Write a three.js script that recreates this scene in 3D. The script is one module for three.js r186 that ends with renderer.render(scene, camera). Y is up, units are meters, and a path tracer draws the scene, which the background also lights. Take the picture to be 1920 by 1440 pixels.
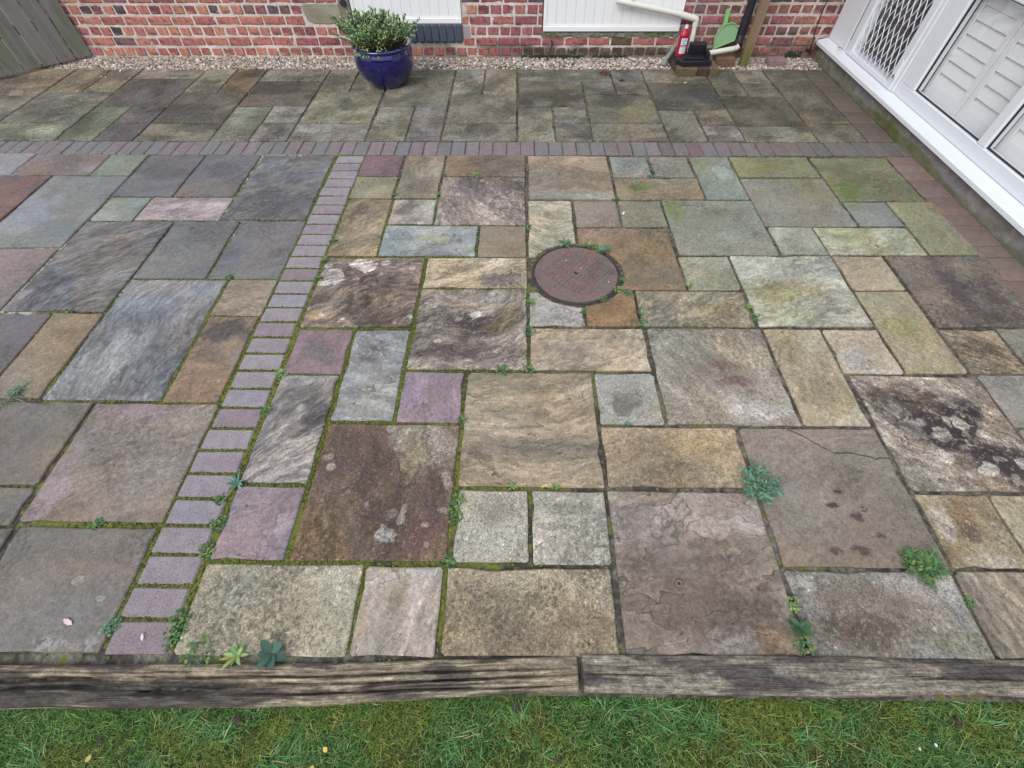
import * as THREE from 'three';
import { RoundedBoxGeometry } from 'three/addons/geometries/RoundedBoxGeometry.js';
import { mergeGeometries, toCreasedNormals } from 'three/addons/utils/BufferGeometryUtils.js';

// ---------------------------------------------------------------- camera, sky, sun, exposure
const scene = new THREE.Scene();
const camera = new THREE.PerspectiveCamera(80.83, 4 / 3, 0.05, 120);
camera.position.set(0, 1.65, 0);
camera.rotation.set(-0.936516, 0.016136, -0.006037, 'YXZ');

const SKY_ZENITH = 1.0;
{ // overcast sky, brighter overhead, the same in every direction
  const w = 64, h = 32, d = new Float32Array(w * h * 4);
  for (let j = 0; j < h; j++) {
    const el = Math.sin(((j + 0.5) / h - 0.5) * Math.PI);
    const L = SKY_ZENITH * (el > 0 ? (1 + 1.6 * el) / 2.6 : 0.38);
    for (let i = 0; i < w; i++) { const o = (j * w + i) * 4; d[o] = L * 0.955; d[o + 1] = L; d[o + 2] = L * 1.09; d[o + 3] = 1; }
  }
  const t = new THREE.DataTexture(d, w, h, THREE.RGBAFormat, THREE.FloatType);
  t.mapping = THREE.EquirectangularReflectionMapping; t.magFilter = THREE.LinearFilter; t.minFilter = THREE.LinearFilter; t.needsUpdate = true;
  scene.background = t; scene.environment = t;
}
const sun = new THREE.DirectionalLight(0xfffaf2, 1.3);
sun.position.set(-4.2, 6.5, 5); sun.target.position.set(0, 0, -2); sun.castShadow = true; sun.shadow.radius = 60;
sun.shadow.mapSize.set(2048, 2048);
Object.assign(sun.shadow.camera, { left: -7, right: 7, top: 7, bottom: -7, near: 1, far: 24 });
scene.add(sun, sun.target);

const renderer = new THREE.WebGLRenderer({ antialias: true });
renderer.setSize(1024, 768);
renderer.toneMapping = THREE.LinearToneMapping;
renderer.toneMappingExposure = 1.5;
renderer.shadowMap.enabled = true;

// ---------------------------------------------------------------- helpers
let seed = 7;
const rnd = () => { seed = (seed * 1664525 + 1013904223) >>> 0; return seed / 4294967296; };
const rr = (a, b) => a + (b - a) * rnd();
const pick = a => a[Math.floor(rnd() * a.length)];
const LAT = new Float32Array(65536); for (let i = 0; i < 65536; i++) LAT[i] = rnd();
function vn(x, y) {                                   // value noise, 0..1
  const xf = Math.floor(x), yf = Math.floor(y); let u = x - xf, v = y - yf;
  u = u * u * (3 - 2 * u); v = v * v * (3 - 2 * v);
  const x0 = xf & 255, x1 = (xf + 1) & 255, y0 = (yf & 255) << 8, y1 = ((yf + 1) & 255) << 8;
  const a = LAT[x0 + y0], b = LAT[x1 + y0], c = LAT[x0 + y1], e = LAT[x1 + y1];
  return a + (b - a) * u + (c - a + (a - b - c + e) * u) * v;
}
const fbm = (x, y, o = 4) => { let s = 0, a = 0.5, n = 0; for (let i = 0; i < o; i++) { s += a * vn(x, y); n += a; x = x * 2.03 + 17.3; y = y * 2.03 + 5.1; a *= 0.5; } return s / n; };
const sst = (a, b, x) => { let t = (x - a) / (b - a); t = t < 0 ? 0 : t > 1 ? 1 : t; return t * t * (3 - 2 * t); };
const clamp = (x, a, b) => x < a ? a : x > b ? b : x;
const hex = h => { const n = parseInt(h, 16); return [n >> 16, (n >> 8) & 255, n & 255]; };
const V = (x, y, z) => new THREE.Vector3(x, y, z);
function dataTex(px, w, h, srgb) {
  const t = new THREE.DataTexture(px, w, h, THREE.RGBAFormat, THREE.UnsignedByteType);
  t.magFilter = THREE.LinearFilter; t.minFilter = THREE.LinearFilter; t.wrapS = t.wrapT = THREE.RepeatWrapping;
  if (srgb) t.colorSpace = THREE.SRGBColorSpace; t.needsUpdate = true; return t;
}
function makeTex(w, h, fn, srgb = true) {             // fn(u, v, out) -> out rgb 0..255 (v up)
  const px = new Uint8Array(w * h * 4), o = [0, 0, 0];
  for (let j = 0; j < h; j++) for (let i = 0; i < w; i++) {
    fn((i + 0.5) / w, (j + 0.5) / h, o); const k = (j * w + i) * 4;
    px[k] = clamp(o[0], 0, 255); px[k + 1] = clamp(o[1], 0, 255); px[k + 2] = clamp(o[2], 0, 255); px[k + 3] = 255;
  }
  return dataTex(px, w, h, srgb);
}
const names = new Map();
function numbered(n) { const k = names.get(n) ?? 0; names.set(n, k + 1); return k ? `${n}_${String(k).padStart(3, '0')}` : n; }
function tag(o, label, category, group) { o.userData.label = label; o.userData.category = category; if (group) o.userData.group = group; return o; }
function mesh(name, geo, mat, parent, pos, rot) {
  const m = new THREE.Mesh(geo, mat); m.name = parent === scene ? numbered(name) : name; m.castShadow = m.receiveShadow = true;
  if (pos) m.position.set(...pos); if (rot) m.rotation.set(...rot); parent.add(m); return m;
}
function thing(name, label, category, pos = [0, 0, 0], ry = 0, group) {
  const g = new THREE.Group(); g.name = numbered(name); g.position.set(...pos); g.rotation.y = ry; scene.add(g); return tag(g, label, category, group);
}
const box = (x0, x1, y0, y1, z0, z1, r = 0.003) => { const g = new RoundedBoxGeometry(x1 - x0, y1 - y0, z1 - z0, 1, r); g.translate((x0 + x1) / 2, (y0 + y1) / 2, (z0 + z1) / 2); return g; };
const std = (color, roughness = 0.8, o = {}) => new THREE.MeshStandardMaterial({ color, roughness, ...o });
const tube = (pts, r, seg = 24, rad = 10) => new THREE.TubeGeometry(new THREE.CatmullRomCurve3(pts, false, 'catmullrom', 0.15), seg, r, rad);
function geoFrom(pos, idx, uv, col) {
  const g = new THREE.BufferGeometry(); g.setAttribute('position', new THREE.Float32BufferAttribute(pos, 3));
  if (uv) g.setAttribute('uv', new THREE.Float32BufferAttribute(uv, 2)); if (col) g.setAttribute('color', new THREE.Float32BufferAttribute(col, 3));
  if (idx) g.setIndex(idx); g.computeVertexNormals(); return g;
}
const lin = c => new THREE.Color(c);
const SLABS = {
  A: [-4.3, -3.533, -3.284, -2.994], B: [-3.521, -2.986, -3.278, -2.996], C: [-2.966, -2.699, -3.272, -2.99], D: [-2.678, -2.277, -3.27, -2.727],
  E: [-2.265, -1.869, -3.268, -2.729], F: [-1.849, -1.326, -3.266, -2.473], G: [-4.14, -3.234, -2.984, -2.187], H: [-3.214, -2.69, -2.978, -2.19],
  I: [-2.67, -2.403, -2.714, -2.458], J: [-2.391, -1.861, -2.716, -2.465], K: [-2.671, -2.134, -2.448, -1.661], L: [-3.838, -2.691, -2.177, -1.654],
  M: [-2.122, -1.723, -2.455, -1.921], N: [-1.711, -1.313, -2.459, -1.923], O: [-2.119, -1.589, -1.911, -1.11], P: [-1.577, -1.314, -1.913, -1.641],
  Q: [-1.572, -1.321, -1.631, -1.102], R: [-3.268, -2.4, -1.644, -1.112], S: [-2.388, -2.131, -1.649, -1.118], T: [-3.021, -1.874, -1.1, -0.706],
  U: [-1.855, -1.311, -1.092, -0.563], V: [-2.895, -1.875, -0.696, -0.55], W: [-1.831, -1.318, -0.545, -0.143], W2: [-2.96, -1.851, -0.537, -0.135],
  a1: [-1.108, -0.824, -3.268, -2.991], a2: [-1.106, -0.824, -2.978, -2.716], a3: [-0.806, -0.524, -3.266, -2.718], a4: [-0.511, 0.052, -3.268, -2.985],
  a5: [-0.512, 0.051, -2.971, -2.426], a6: [-0.802, -0.524, -2.702, -2.434], a7: [-1.099, -0.814, -2.704, -2.128], a8: [-0.802, -0.241, -2.416, -2.128],
  a9: [-0.226, 0.052, -2.412, -2.121], a10: [-1.091, -0.529, -2.11, -1.562], a11: [-0.509, 0.053, -2.11, -1.858], a12: [-0.514, 0.051, -1.848, -1.297],
  a13: [-1.085, -0.814, -1.544, -1.267], a14: [-0.799, -0.532, -1.544, -1.015], a15: [-1.083, -0.819, -1.255, -0.728], a16: [-0.513, -0.241, -1.28, -1.009],
  a17: [-0.8, -0.243, -0.997, -0.434], a18: [-0.226, 0.346, -1.28, -0.719], a19: [-1.084, -0.82, -0.71, -0.436], a20: [-1.085, -0.533, -0.421, -0.145],
  a21: [-0.521, -0.251, -0.417, -0.146], a22: [-0.232, 0.333, -0.417, -0.151], a23: [-0.223, 0.047, -0.703, -0.435], a24: [0.066, 0.341, -0.701, -0.43],
  b1: [0.071, 0.637, -3.259, -2.705], b2: [0.657, 0.921, -3.257, -2.982], b3: [0.94, 1.21, -3.254, -2.983], b4: [0.653, 1.218, -2.965, -2.71],
  b5: [1.23, 1.503, -3.255, -2.713], b6: [0.068, 0.344, -2.688, -2.123], b7: [0.361, 0.632, -2.687, -2.41], b8: [0.647, 0.92, -2.692, -2.415],
  b9: [0.361, 0.911, -2.397, -1.85], b10: [0.931, 1.504, -2.697, -2.146], b11: [0.923, 1.203, -2.129, -1.853], b12: [1.215, 1.787, -2.134, -1.583],
  b13: [0.066, 0.345, -1.828, -1.58], b14: [0.357, 0.62, -1.832, -1.58], b15: [0.632, 1.195, -1.837, -1.578], c1: [0.065, 0.627, -1.562, -1.297],
  c2: [0.647, 1.214, -1.565, -1.005], c3: [0.362, 0.635, -1.279, -1.005], c4: [0.36, 0.923, -0.99, -0.721], c5: [0.941, 1.514, -0.994, -0.429],
  c6: [0.353, 0.921, -0.705, -0.156], c7: [1.227, 1.506, -1.567, -1.009], c8: [1.517, 1.789, -1.565, -1.291], c9: [1.801, 2.08, -1.845, -1.292],
  c10: [2.098, 2.369, -1.57, -1.296], c11: [1.526, 2.099, -1.274, -0.717], c12: [2.112, 2.655, -1.286, -1.009], c13: [2.112, 2.655, -0.996, -0.724],
  c14: [2.382, 2.655, -1.576, -1.304], d1: [1.517, 2.067, -3.25, -2.984], d2: [2.087, 2.627, -3.241, -2.704], d3: [1.516, 2.075, -2.97, -2.426],
  d4: [2.095, 2.358, -2.686, -2.431], d5: [2.372, 2.656, -2.692, -2.157], d6: [1.522, 1.787, -2.412, -2.152], d7: [1.799, 2.36, -2.413, -2.154],
  d8: [1.801, 2.081, -2.139, -1.855], d9: [2.1, 2.671, -2.142, -1.586], e2: [0.933, 1.505, -0.419, -0.153], e3: [1.529, 1.802, -0.701, -0.43],
  e4: [1.815, 2.655, -0.704, -0.433], e5: [1.519, 2.08, -0.42, -0.159], t1: [-5.2, -4.168, -4.865, -4.655], t1b: [-5.2, -4.17, -4.645, -4.284],
  t1c: [-5.2, -4.456, -4.272, -3.778], t1d: [-4.444, -4.166, -4.274, -3.776], t1e: [-5.2, -4.168, -3.766, -3.485], t2: [-4.153, -3.828, -4.865, -4.369],
  t3: [-3.816, -3.542, -4.865, -4.366], t4: [-4.154, -3.542, -4.356, -3.778], t5: [-4.156, -3.537, -3.768, -3.485], t6: [-3.527, -2.934, -4.865, -4.655],
  t7: [-3.526, -2.936, -4.645, -4.077], t8: [-3.525, -3.238, -4.065, -3.485], t9: [-3.223, -2.932, -4.067, -3.778], t9b: [-3.226, -2.934, -3.768, -3.485],
  t10: [-2.919, -2.641, -4.865, -4.369], t11: [-2.629, -2.356, -4.865, -4.366], t12: [-2.92, -2.355, -4.356, -3.778], t13: [-2.922, -2.351, -3.768, -3.485],
  t14: [-2.341, -1.761, -4.865, -4.596], t15: [-2.339, -1.763, -4.586, -4.077], t16: [-2.339, -2.048, -4.065, -3.485], t17: [-2.033, -1.759, -4.067, -3.778],
  t18: [-2.036, -1.761, -3.768, -3.485], t19: [-1.746, -1.483, -4.865, -4.369], t20: [-1.471, -1.171, -4.865, -4.366], t21: [-1.747, -1.17, -4.356, -3.778],
  t22: [-1.749, -1.166, -3.768, -3.485], t23: [-1.156, -0.589, -4.865, -4.655], t24: [-1.154, -0.591, -4.645, -4.077], t25: [-1.154, -0.86, -4.065, -3.485],
  t26: [-0.848, -0.591, -4.067, -3.485], t27: [-0.574, -0.314, -4.865, -4.314], t28: [-0.302, -0.016, -4.865, -4.312], t29: [-0.575, -0.015, -4.302, -3.778],
  t30: [-0.579, -0.011, -3.768, -3.485], t31: [-0.001, 0.84, -4.865, -4.598], t32: [0.852, 1.129, -4.865, -4.596], t33: [0.001, 0.558, -4.586, -4.077],
  t34: [0.001, 0.279, -4.065, -3.485], t35: [0.294, 0.562, -4.067, -3.778], t36: [0.291, 0.561, -3.768, -3.485], t37: [0.573, 0.84, -4.588, -4.314],
  t38: [0.852, 1.129, -4.586, -4.312], t39: [0.574, 1.128, -4.302, -3.778], t40: [0.573, 1.132, -3.768, -3.485], t41: [1.141, 1.705, -4.865, -4.561],
  t42: [1.144, 1.704, -4.551, -4.018], t43: [1.144, 1.426, -4.005, -3.485], t44: [1.441, 1.707, -4.008, -3.742], t45: [1.438, 1.705, -3.732, -3.485],
  t46: [1.72, 1.964, -4.865, -4.282], t47: [1.979, 2.251, -4.865, -4.561], t48: [1.976, 2.251, -4.551, -4.279], t49: [1.719, 2.254, -4.269, -3.742],
  t50: [1.717, 2.251, -3.732, -3.485], t51: [2.263, 2.615, -4.865, -4.596], t52: [2.266, 2.615, -4.586, -3.778], t53: [2.263, 2.615, -3.768, -3.485],
  e5b: [2.094, 2.655, -0.42, -0.159],
};

// ---------------------------------------------------------------- patio: stone colours
// name: [stone colour, second colour, bedding angle, streaks, ledges, specks, stains [u, v, ru, rv, colour, strength, kind]]
// kind 0 soft-edged stain, 1 crisp lichen blotch, 2 speckled growth, 3 smooth flake
const LOOK = {
  A: ['938c98', '827d88', 10, .06, .1, .1], B: ['716762', '7f747a', 10, .1, .2, .15, [[.5, .3, .5, .3, '625a5c', .5, 0]]], C: ['70786e', '7d837a', 0, .06, .2, .1],
  D: ['676570', '5b5b67', 12, .12, .15, .1, [[.5, .5, .4, .2, '50505c', .6, 0]]], E: ['64616a', '6e6468', 50, .12, .15, .1, [[.5, .4, .3, .2, '4d4c58', .6, 0]]],
  F: ['696b74', '5a5c68', 42, .34, .35, .1, [[.35, .75, .35, .2, '4f515d', .7, 0], [.3, .2, .4, .2, '787b7c', .5, 0], [.7, .35, .3, .1, '565864', .6, 0]]],
  G: ['6f5655', '62555a', 20, .12, .1, .12, [[.85, .8, .4, .3, '7b4f4b', .5, 0]]], H: ['747c7d', '6b7374', 10, .08, .15, .12, [[.2, .5, .35, .35, '858ba0', .6, 0], [.55, .2, .15, .08, '5a6166', .5, 0]]],
  I: ['808c84', '727f78', 0, .1, .7, .1], J: ['8f8287', '80767c', 25, .3, .5, .15, [[.7, .35, .35, .2, 'a89c9e', .5, 0]]],
  K: ['63616a', '6f6966', 48, .45, .4, .1, [[.2, .8, .3, .2, '4c4a56', .6, 0], [.6, .6, .18, .4, '756e69', .5, 0]]], L: ['7e7174', '736b6c', 10, .1, .1, .12, [[.8, .8, .4, .3, '6d6b64', .5, 0]]],
  M: ['6a6c6e', '63656a', 5, .1, .4, .1, [[.35, .15, .06, .03, '44454e', .8, 0], [.5, .45, .12, .06, '54565e', .5, 0]]], N: ['67656c', '5e5e66', 20, .12, .2, .15],
  O: ['6f727a', '646770', 78, .38, .45, .15, [[.3, .62, .25, .3, '7f8386', .7, 3], [.75, .75, .22, .25, '54555f', .6, 0], [.6, .45, .15, .2, '5b5d66', .5, 0]]],
  P: ['8a7e73', '7b7067', 5, .28, .5, .15], Q: ['7d6755', '776860', 50, .15, .25, .25, [[.5, .2, .35, .12, '453f44', .75, 0], [.4, .48, .25, .1, '564e4d', .6, 0], [.3, .7, .2, .08, '5e554f', .5, 0]]],
  R: ['625d61', '5a565c', 10, .08, .1, .12], S: ['7f7160', '776957', 20, .15, .3, .3, [[.6, .3, .3, .2, '82704f', .4, 0]]],
  T: ['68635f', '6f6860', 8, .1, .12, .12, [[.3, .35, .4, .25, '5a5654', .5, 0]]],
  U: ['7d726a', '6f665f', 25, .14, .35, .25, [[.12, .75, .12, .5, '927f8a', .7, 0], [.3, .08, .5, .1, '87757e', .6, 0], [.85, .15, .2, .15, '8b8376', .5, 0]]],
  V: ['746d68', '6a645e', 5, .08, .1, .12], W: ['6e6864', '66605a', 15, .1, .15, .2, [[.5, .1, .5, .15, '66605f', .5, 0], [.63, .47, .05, .04, '8a867c', .7, 3], [.85, .6, .04, .03, '918d86', .7, 3], [.75, .93, .2, .05, '8d8f9a', .5, 2]]], W2: ['6e6864', '66605a', 15, .1, .15, .2],
  a1: ['7d5c65', '72545e', 8, .12, .2, .15], a2: ['87836f', '7b7867', 30, .1, .5, .1], a3: ['7f7767', '8a8170', 60, .2, .3, .35, [[.5, .75, .4, .2, '6b5f56', .5, 0]]],
  a4: ['776d5c', '6a6054', 8, .18, .25, .4, [[.15, .6, .2, .3, '856a4e', .6, 0], [.85, .5, .25, .4, '5d564c', .5, 2]]],
  a5: ['877e78', '766c68', 125, .4, .2, .8, [[.4, .4, .35, .35, '5d5457', .6, 2], [.7, .6, .3, .35, '9b9490', .5, 2], [.85, .2, .15, .1, '514a48', .5, 0]]],
  a6: ['9e9993', '918c86', 40, .15, .3, .7, [[.35, .4, .3, .35, '5f595a', .7, 2], [.55, .85, .25, .15, '6a6463', .6, 2], [.85, .4, .15, .4, 'aba8a2', .5, 0]]],
  a7: ['87795f', '7d705c', 38, .4, .25, .5, [[.55, .25, .4, .3, '6b6158', .6, 2]]],
  a8: ['8b9698', '7d898b', 20, .12, .9, .15, [[.55, .4, .25, .25, '8b8d6a', .6, 3], [.8, .5, .1, .2, '5c626a', .8, 0], [.2, .3, .12, .2, '70797f', .6, 3], [.9, .8, .12, .15, '8f9377', .5, 3], [.65, .95, .2, .1, '616468', .6, 0]]], a9: ['85796a', '7c7263', 0, .1, .15, .15],
  a10: ['7c6d62', '6c5f58', 24, .6, .35, .9, [[.4, .3, .45, .2, '4a4045', .75, 2], [.5, .85, .5, .15, '564a46', .6, 2], [.42, .12, .16, .1, 'b0a8a4', .9, 1], [.1, .32, .12, .14, 'aaa39d', .8, 1], [.5, .6, .5, .12, '8d7459', .6, 0], [.15, .85, .12, .06, 'a0835c', .7, 0], [.62, .1, .08, .05, 'b3aba6', .8, 1]]],
  a11: ['a39781', '93866f', 30, .4, .4, .5, [[.75, .75, .22, .25, '6b6560', .85, 1], [.7, .15, .25, .2, 'b5ad9d', .6, 1], [.3, .4, .3, .3, '82705d', .5, 0]]],
  a12: ['787069', '857d76', 30, .5, .35, .9, [[.5, .45, .4, .22, '463c42', .8, 2], [.25, .75, .3, .15, '52474a', .7, 2], [.15, .3, .2, .3, '98928a', .5, 2], [.85, .38, .14, .16, '6f6249', .7, 0], [.72, .52, .1, .06, '736a46', .7, 3], [.55, .35, .07, .05, 'a7a39c', .8, 1], [.75, .8, .35, .15, '5d524f', .6, 2]]],
  a13: ['7c6770', '725f69', 80, .12, .35, .25, [[.55, .45, .3, .3, '5f5a60', .7, 0], [.1, .5, .08, .5, '8d6e74', .6, 0], [.95, .5, .1, .5, '8d6c74', .6, 0]]],
  a14: ['888a8f', '7d7f84', 10, .2, .8, .3, [[.4, .22, .3, .09, '55555a', .7, 2], [.3, .35, .25, .06, '5f5f64', .6, 2], [.5, .85, .4, .15, '868279', .5, 0], [.45, .68, .2, .05, '76755f', .4, 0]]],
  a15: ['726d6d', '807a78', 45, .55, .4, .4, [[.8, .42, .25, .15, '4e4b54', .7, 0], [.5, .2, .4, .12, '55524f', .5, 2], [.35, .75, .4, .2, '8b8683', .4, 0]]],
  a16: ['8b7480', '7f6b77', 88, .14, .45, .25, [[.48, .55, .14, .45, '75696b', .7, 0], [.3, .3, .25, .3, '96828e', .4, 0], [.75, .4, .12, .3, '7a6571', .5, 0]]],
  a17: ['735f4c', '68564a', 95, .2, .35, 1.5, [[.35, .3, .4, .35, '4b3e3c', .7, 2], [.8, .15, .28, .22, '9d968c', .85, 0], [.68, .3, .1, .16, '86795a', .8, 3], [.6, .7, .35, .25, '4a3d3a', .7, 2], [.15, .85, .25, .25, '87653f', .6, 0], [.58, .84, .08, .05, '9b9995', .9, 1], [.82, .82, .1, .12, '6b4b4d', .6, 0], [.95, .45, .05, .08, 'a69b8c', .8, 1], [.85, .6, .2, .15, '57484a', .6, 2]]],
  a18: ['94866f', '8a7d6a', 4, .3, .95, .25, [[.55, .72, .4, .05, '6b645a', .75, 3], [.25, .6, .3, .05, '756b60', .6, 3], [.6, .3, .3, .08, '9b8a6e', .5, 0], [.3, .12, .3, .06, '7c745f', .5, 3], [.58, .35, .07, .05, '6d6357', .6, 0]]],
  a19: ['7f707b', '766872', 10, .18, .7, .25, [[.45, .7, .3, .28, '655b56', .85, 3], [.85, .6, .12, .3, '8e818c', .6, 0], [.3, .2, .2, .15, '6f6571', .5, 0]]],
  a20: ['979180', '8c8674', 30, .06, .25, .9, [[.8, .1, .25, .12, 'a6a194', .6, 0], [.25, .7, .25, .2, '84785f', .4, 0], [.9, .3, .12, .2, 'a9a499', .5, 0]]],
  a21: ['978e86', '9c948a', 82, .2, .85, .3, [[.42, .5, .16, .3, '7c7460', .85, 3], [.5, .8, .2, .1, '827a64', .7, 3], [.75, .4, .2, .4, 'a39b95', .5, 0], [.08, .6, .06, .4, '9a8068', .5, 0]]],
  a22: ['968b75', '8b8069', 20, .06, .1, 1.1, [[.5, .8, .6, .3, '64594a', .6, 2], [.35, .45, .3, .3, '6b6253', .5, 2], [.8, .7, .2, .25, '7a6650', .5, 0], [.7, .15, .4, .15, 'a39a84', .5, 0]]],
  a23: ['a19b8d', '989284', 45, .08, .4, 1.0, [[.5, .35, .3, .3, '706b62', .5, 2], [.8, .3, .15, .2, '8d857a', .5, 0]]],
  a24: ['a6a297', '9b968a', 35, .15, .9, .7, [[.45, .25, .28, .12, '77726a', .8, 0], [.25, .5, .3, .05, '6d6860', .6, 3], [.8, .75, .2, .06, '7c776f', .6, 0]]],
  b1: ['8b7f70', '807567', 8, .22, .4, .25, [[.5, .93, .6, .1, '80837a', .8, 0], [.7, .3, .4, .2, '93816f', .4, 0]]], b2: ['898a82', '7e8079', 20, .1, .7, .3], b3: ['8c8b85', '82827b', 20, .1, .7, .3],
  b4: ['877b62', '7f745f', 8, .15, .3, .3, [[.32, .45, .2, .2, '5f7030', .8, 2], [.7, .7, .3, .2, '8d7a68', .4, 0]]], b5: ['8a9287', '7d8579', 50, .12, .8, .3, [[.3, .2, .3, .15, '767d62', .6, 0], [.7, .4, .2, .2, '989f95', .5, 3]]],
  b6: ['a69f8c', '9a937f', 150, .35, .35, .35, [[.5, .6, .4, .3, '8c866d', .4, 0]]], b7: ['85796c', '7d7264', 5, .08, .12, .15], b8: ['7f7a6b', '777465', 10, .1, .2, .2, [[.7, .5, .3, .3, '777a6a', .4, 0]]],
  b9: ['836e52', '796850', 25, .14, .4, .4, [[.25, .08, .4, .12, '977c68', .7, 0], [.6, .75, .35, .2, '665e50', .6, 0], [.75, .35, .2, .2, '8c7048', .5, 0], [.6, .5, .12, .1, '5f5848', .5, 0]]],
  b10: ['83857b', '7a7d72', 15, .06, .12, .5, [[.1, .25, .14, .25, '64773a', .8, 2], [.2, .15, .15, .12, '6f7b4e', .6, 2], [.45, .35, .3, .25, '6a6d64', .6, 2], [.65, .75, .3, .2, '8d8f88', .4, 0]]],
  b11: ['92907f', '878674', 20, .12, .5, .35, [[.55, .7, .4, .2, '82835c', .4, 0]]], b12: ['a3a396', '98978a', 20, .3, .6, .4, [[.3, .55, .4, .12, '8b8757', .7, 0], [.7, .2, .3, .15, 'a9aca2', .5, 0], [.3, .85, .35, .1, '85855e', .5, 0], [.7, .8, .12, .07, '7a7b60', .6, 3]]],
  b13: ['aaa59e', '9c9892', 20, .18, .5, .35, [[.5, .15, .3, .15, '76726a', .7, 0], [.45, .55, .25, .12, '8f90a0', .5, 0]]], b14: ['8a6b48', '806348', 20, .1, .2, .6, [[.85, .75, .15, .2, '5d5a3c', .6, 0], [.5, .5, .4, .3, '70543c', .5, 2]]],
  b15: ['928a75', '8a836f', 35, .4, .45, .35, [[.15, .5, .22, .5, '6d6c62', .7, 0], [.45, .3, .1, .5, 'a29c8e', .5, 0], [.7, .5, .25, .15, '8f7a4d', .5, 0]]],
  c1: ['988b79', '8d8170', 28, .34, .2, .4, [[.35, .5, .35, .15, '746860', .5, 2], [.1, .1, .2, .2, '8a835c', .4, 0]]], c2: ['8e877c', '847e74', 125, .24, .35, .8, [[.35, .5, .35, .2, '716a66', .6, 2], [.55, .42, .16, .05, '6a4f48', .6, 2], [.62, .58, .14, .05, '6b4a48', .6, 2], [.8, .3, .2, .2, '97906f', .3, 0], [.75, .88, .28, .1, 'a8a4a0', .7, 1], [.2, .15, .2, .2, '787a70', .5, 0]]],
  c3: ['96938a', '8b887d', 30, .08, .4, .7, [[.36, .62, .22, .22, '66635f', .9, 3], [.5, .35, .35, .25, '7b7870', .6, 2]]], c4: ['97836a', '8d7b62', 18, .18, .15, .7, [[.6, .35, .4, .3, '9a8056', .5, 0], [.4, .6, .4, .3, '7d6d5a', .5, 2]]],
  c5: ['7e7268', '756b61', 22, .12, .2, .3, [[.3, .3, .4, .3, '898074', .4, 0], [.75, .7, .3, .2, '6f665f', .5, 0], [.55, .55, .45, .12, '887d73', .4, 0], [.45, .6, .04, .02, '3f3637', .9, 2], [.52, .5, .05, .02, '40383a', .9, 2], [.57, .68, .04, .03, '473b3b', .9, 2], [.63, .62, .03, .02, '40383a', .8, 2], [.35, .9, .04, .025, '4d403c', .8, 2], [.5, .9, .05, .03, '463c3a', .8, 2], [.68, .8, .03, .02, '4a403e', .8, 2], [.72, .35, .05, .015, '564a46', .7, 2]]],
  c6: ['8a7e76', '7d7168', 8, .16, .8, .3, [[.5, .75, .6, .22, '63574f', .85, 0], [.55, .47, .5, .1, '675c57', .6, 0], [.75, .15, .3, .12, '9c918b', .7, 3], [.85, .42, .2, .12, '7e7763', .5, 0], [.9, .93, .2, .1, '7b6247', .6, 0], [.2, .2, .2, .1, '8f8786', .5, 3], [.1, .8, .12, .2, '6e6457', .5, 0]]],
  c7: ['a59b85', '9a907a', 60, .15, .8, .45, [[.35, .25, .25, .14, '7e7458', .7, 3], [.5, .7, .3, .1, '837757', .7, 3], [.5, .45, .12, .2, '8b8170', .6, 3]]], c8: ['a89f92', '9d9587', 30, .1, .4, .5, [[.7, .3, .2, .2, 'a8907c', .5, 0], [.25, .7, .2, .2, '95939c', .5, 0], [.7, .85, .2, .15, '877d5f', .4, 3]]],
  c9: ['978d6c', '8f8569', 70, .1, .15, .5, [[.5, .45, .3, .15, '85874f', .5, 0], [.5, .85, .5, .15, '9b907f', .5, 0]]], c10: ['918572', '857966', 145, .5, .3, .8, [[.5, .5, .4, .35, '5f5348', .7, 2], [.15, .85, .2, .15, 'a49c90', .6, 0]]],
  c11: ['857a6e', '91877c', 142, .5, .35, 1.3, [[.55, .5, .35, .3, '352c31', .95, 2], [.4, .4, .25, .2, '3d3436', .9, 2], [.7, .75, .3, .22, '382e33', .9, 2], [.3, .2, .3, .15, '5f5047', .7, 2], [.45, .55, .06, .06, 'a19a90', .9, 1], [.62, .45, .05, .05, 'a8a196', .9, 1], [.35, .75, .1, .06, '9b948b', .8, 1], [.6, .85, .08, .05, 'a39c92', .9, 1], [.25, .5, .08, .1, '9d9690', .7, 1], [.75, .55, .04, .05, 'a0998f', .9, 1]]],
  c12: ['88847d', '7f7b73', 10, .08, .1, .3], c13: ['8d8579', '837b6f', 10, .1, .1, .3], c14: ['8c877a', '837e71', 10, .1, .1, .3],
  d1: ['80805f', '787a60', 8, .12, .25, .3, [[.6, .5, .4, .3, '74753f', .5, 2]]], d2: ['77795f', '6d7058', 15, .12, .3, .6, [[.2, .75, .25, .3, '56702c', .8, 2], [.4, .4, .3, .3, '5a5e48', .6, 2], [.75, .3, .3, .3, '7e7c6c', .5, 0]]],
  d3: ['82837a', '7a786c', 20, .1, .1, .35, [[.8, .3, .3, .3, '7c7353', .5, 0], [.6, .75, .4, .2, '77706a', .4, 0], [.3, .6, .3, .3, '868a86', .4, 0]]], d4: ['7c867f', '727d76', 20, .08, .3, .2, [[.2, .2, .2, .2, '6b7b4d', .5, 2]]], d5: ['8d8b72', '848369', 75, .12, .3, .4, [[.5, .6, .15, .2, '6f6a50', .5, 0], [.3, .2, .3, .2, '7f8a58', .4, 0]]],
  d6: ['9b9d8e', '8f9182', 20, .15, .6, .3], d7: ['9fa08c', '94957c', 15, .25, .6, .35, [[.4, .4, .2, .5, '8a8a5c', .5, 0], [.75, .3, .2, .25, 'a3a599', .5, 0]]], d8: ['998e7a', '8f8472', 10, .1, .35, .35],
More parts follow.
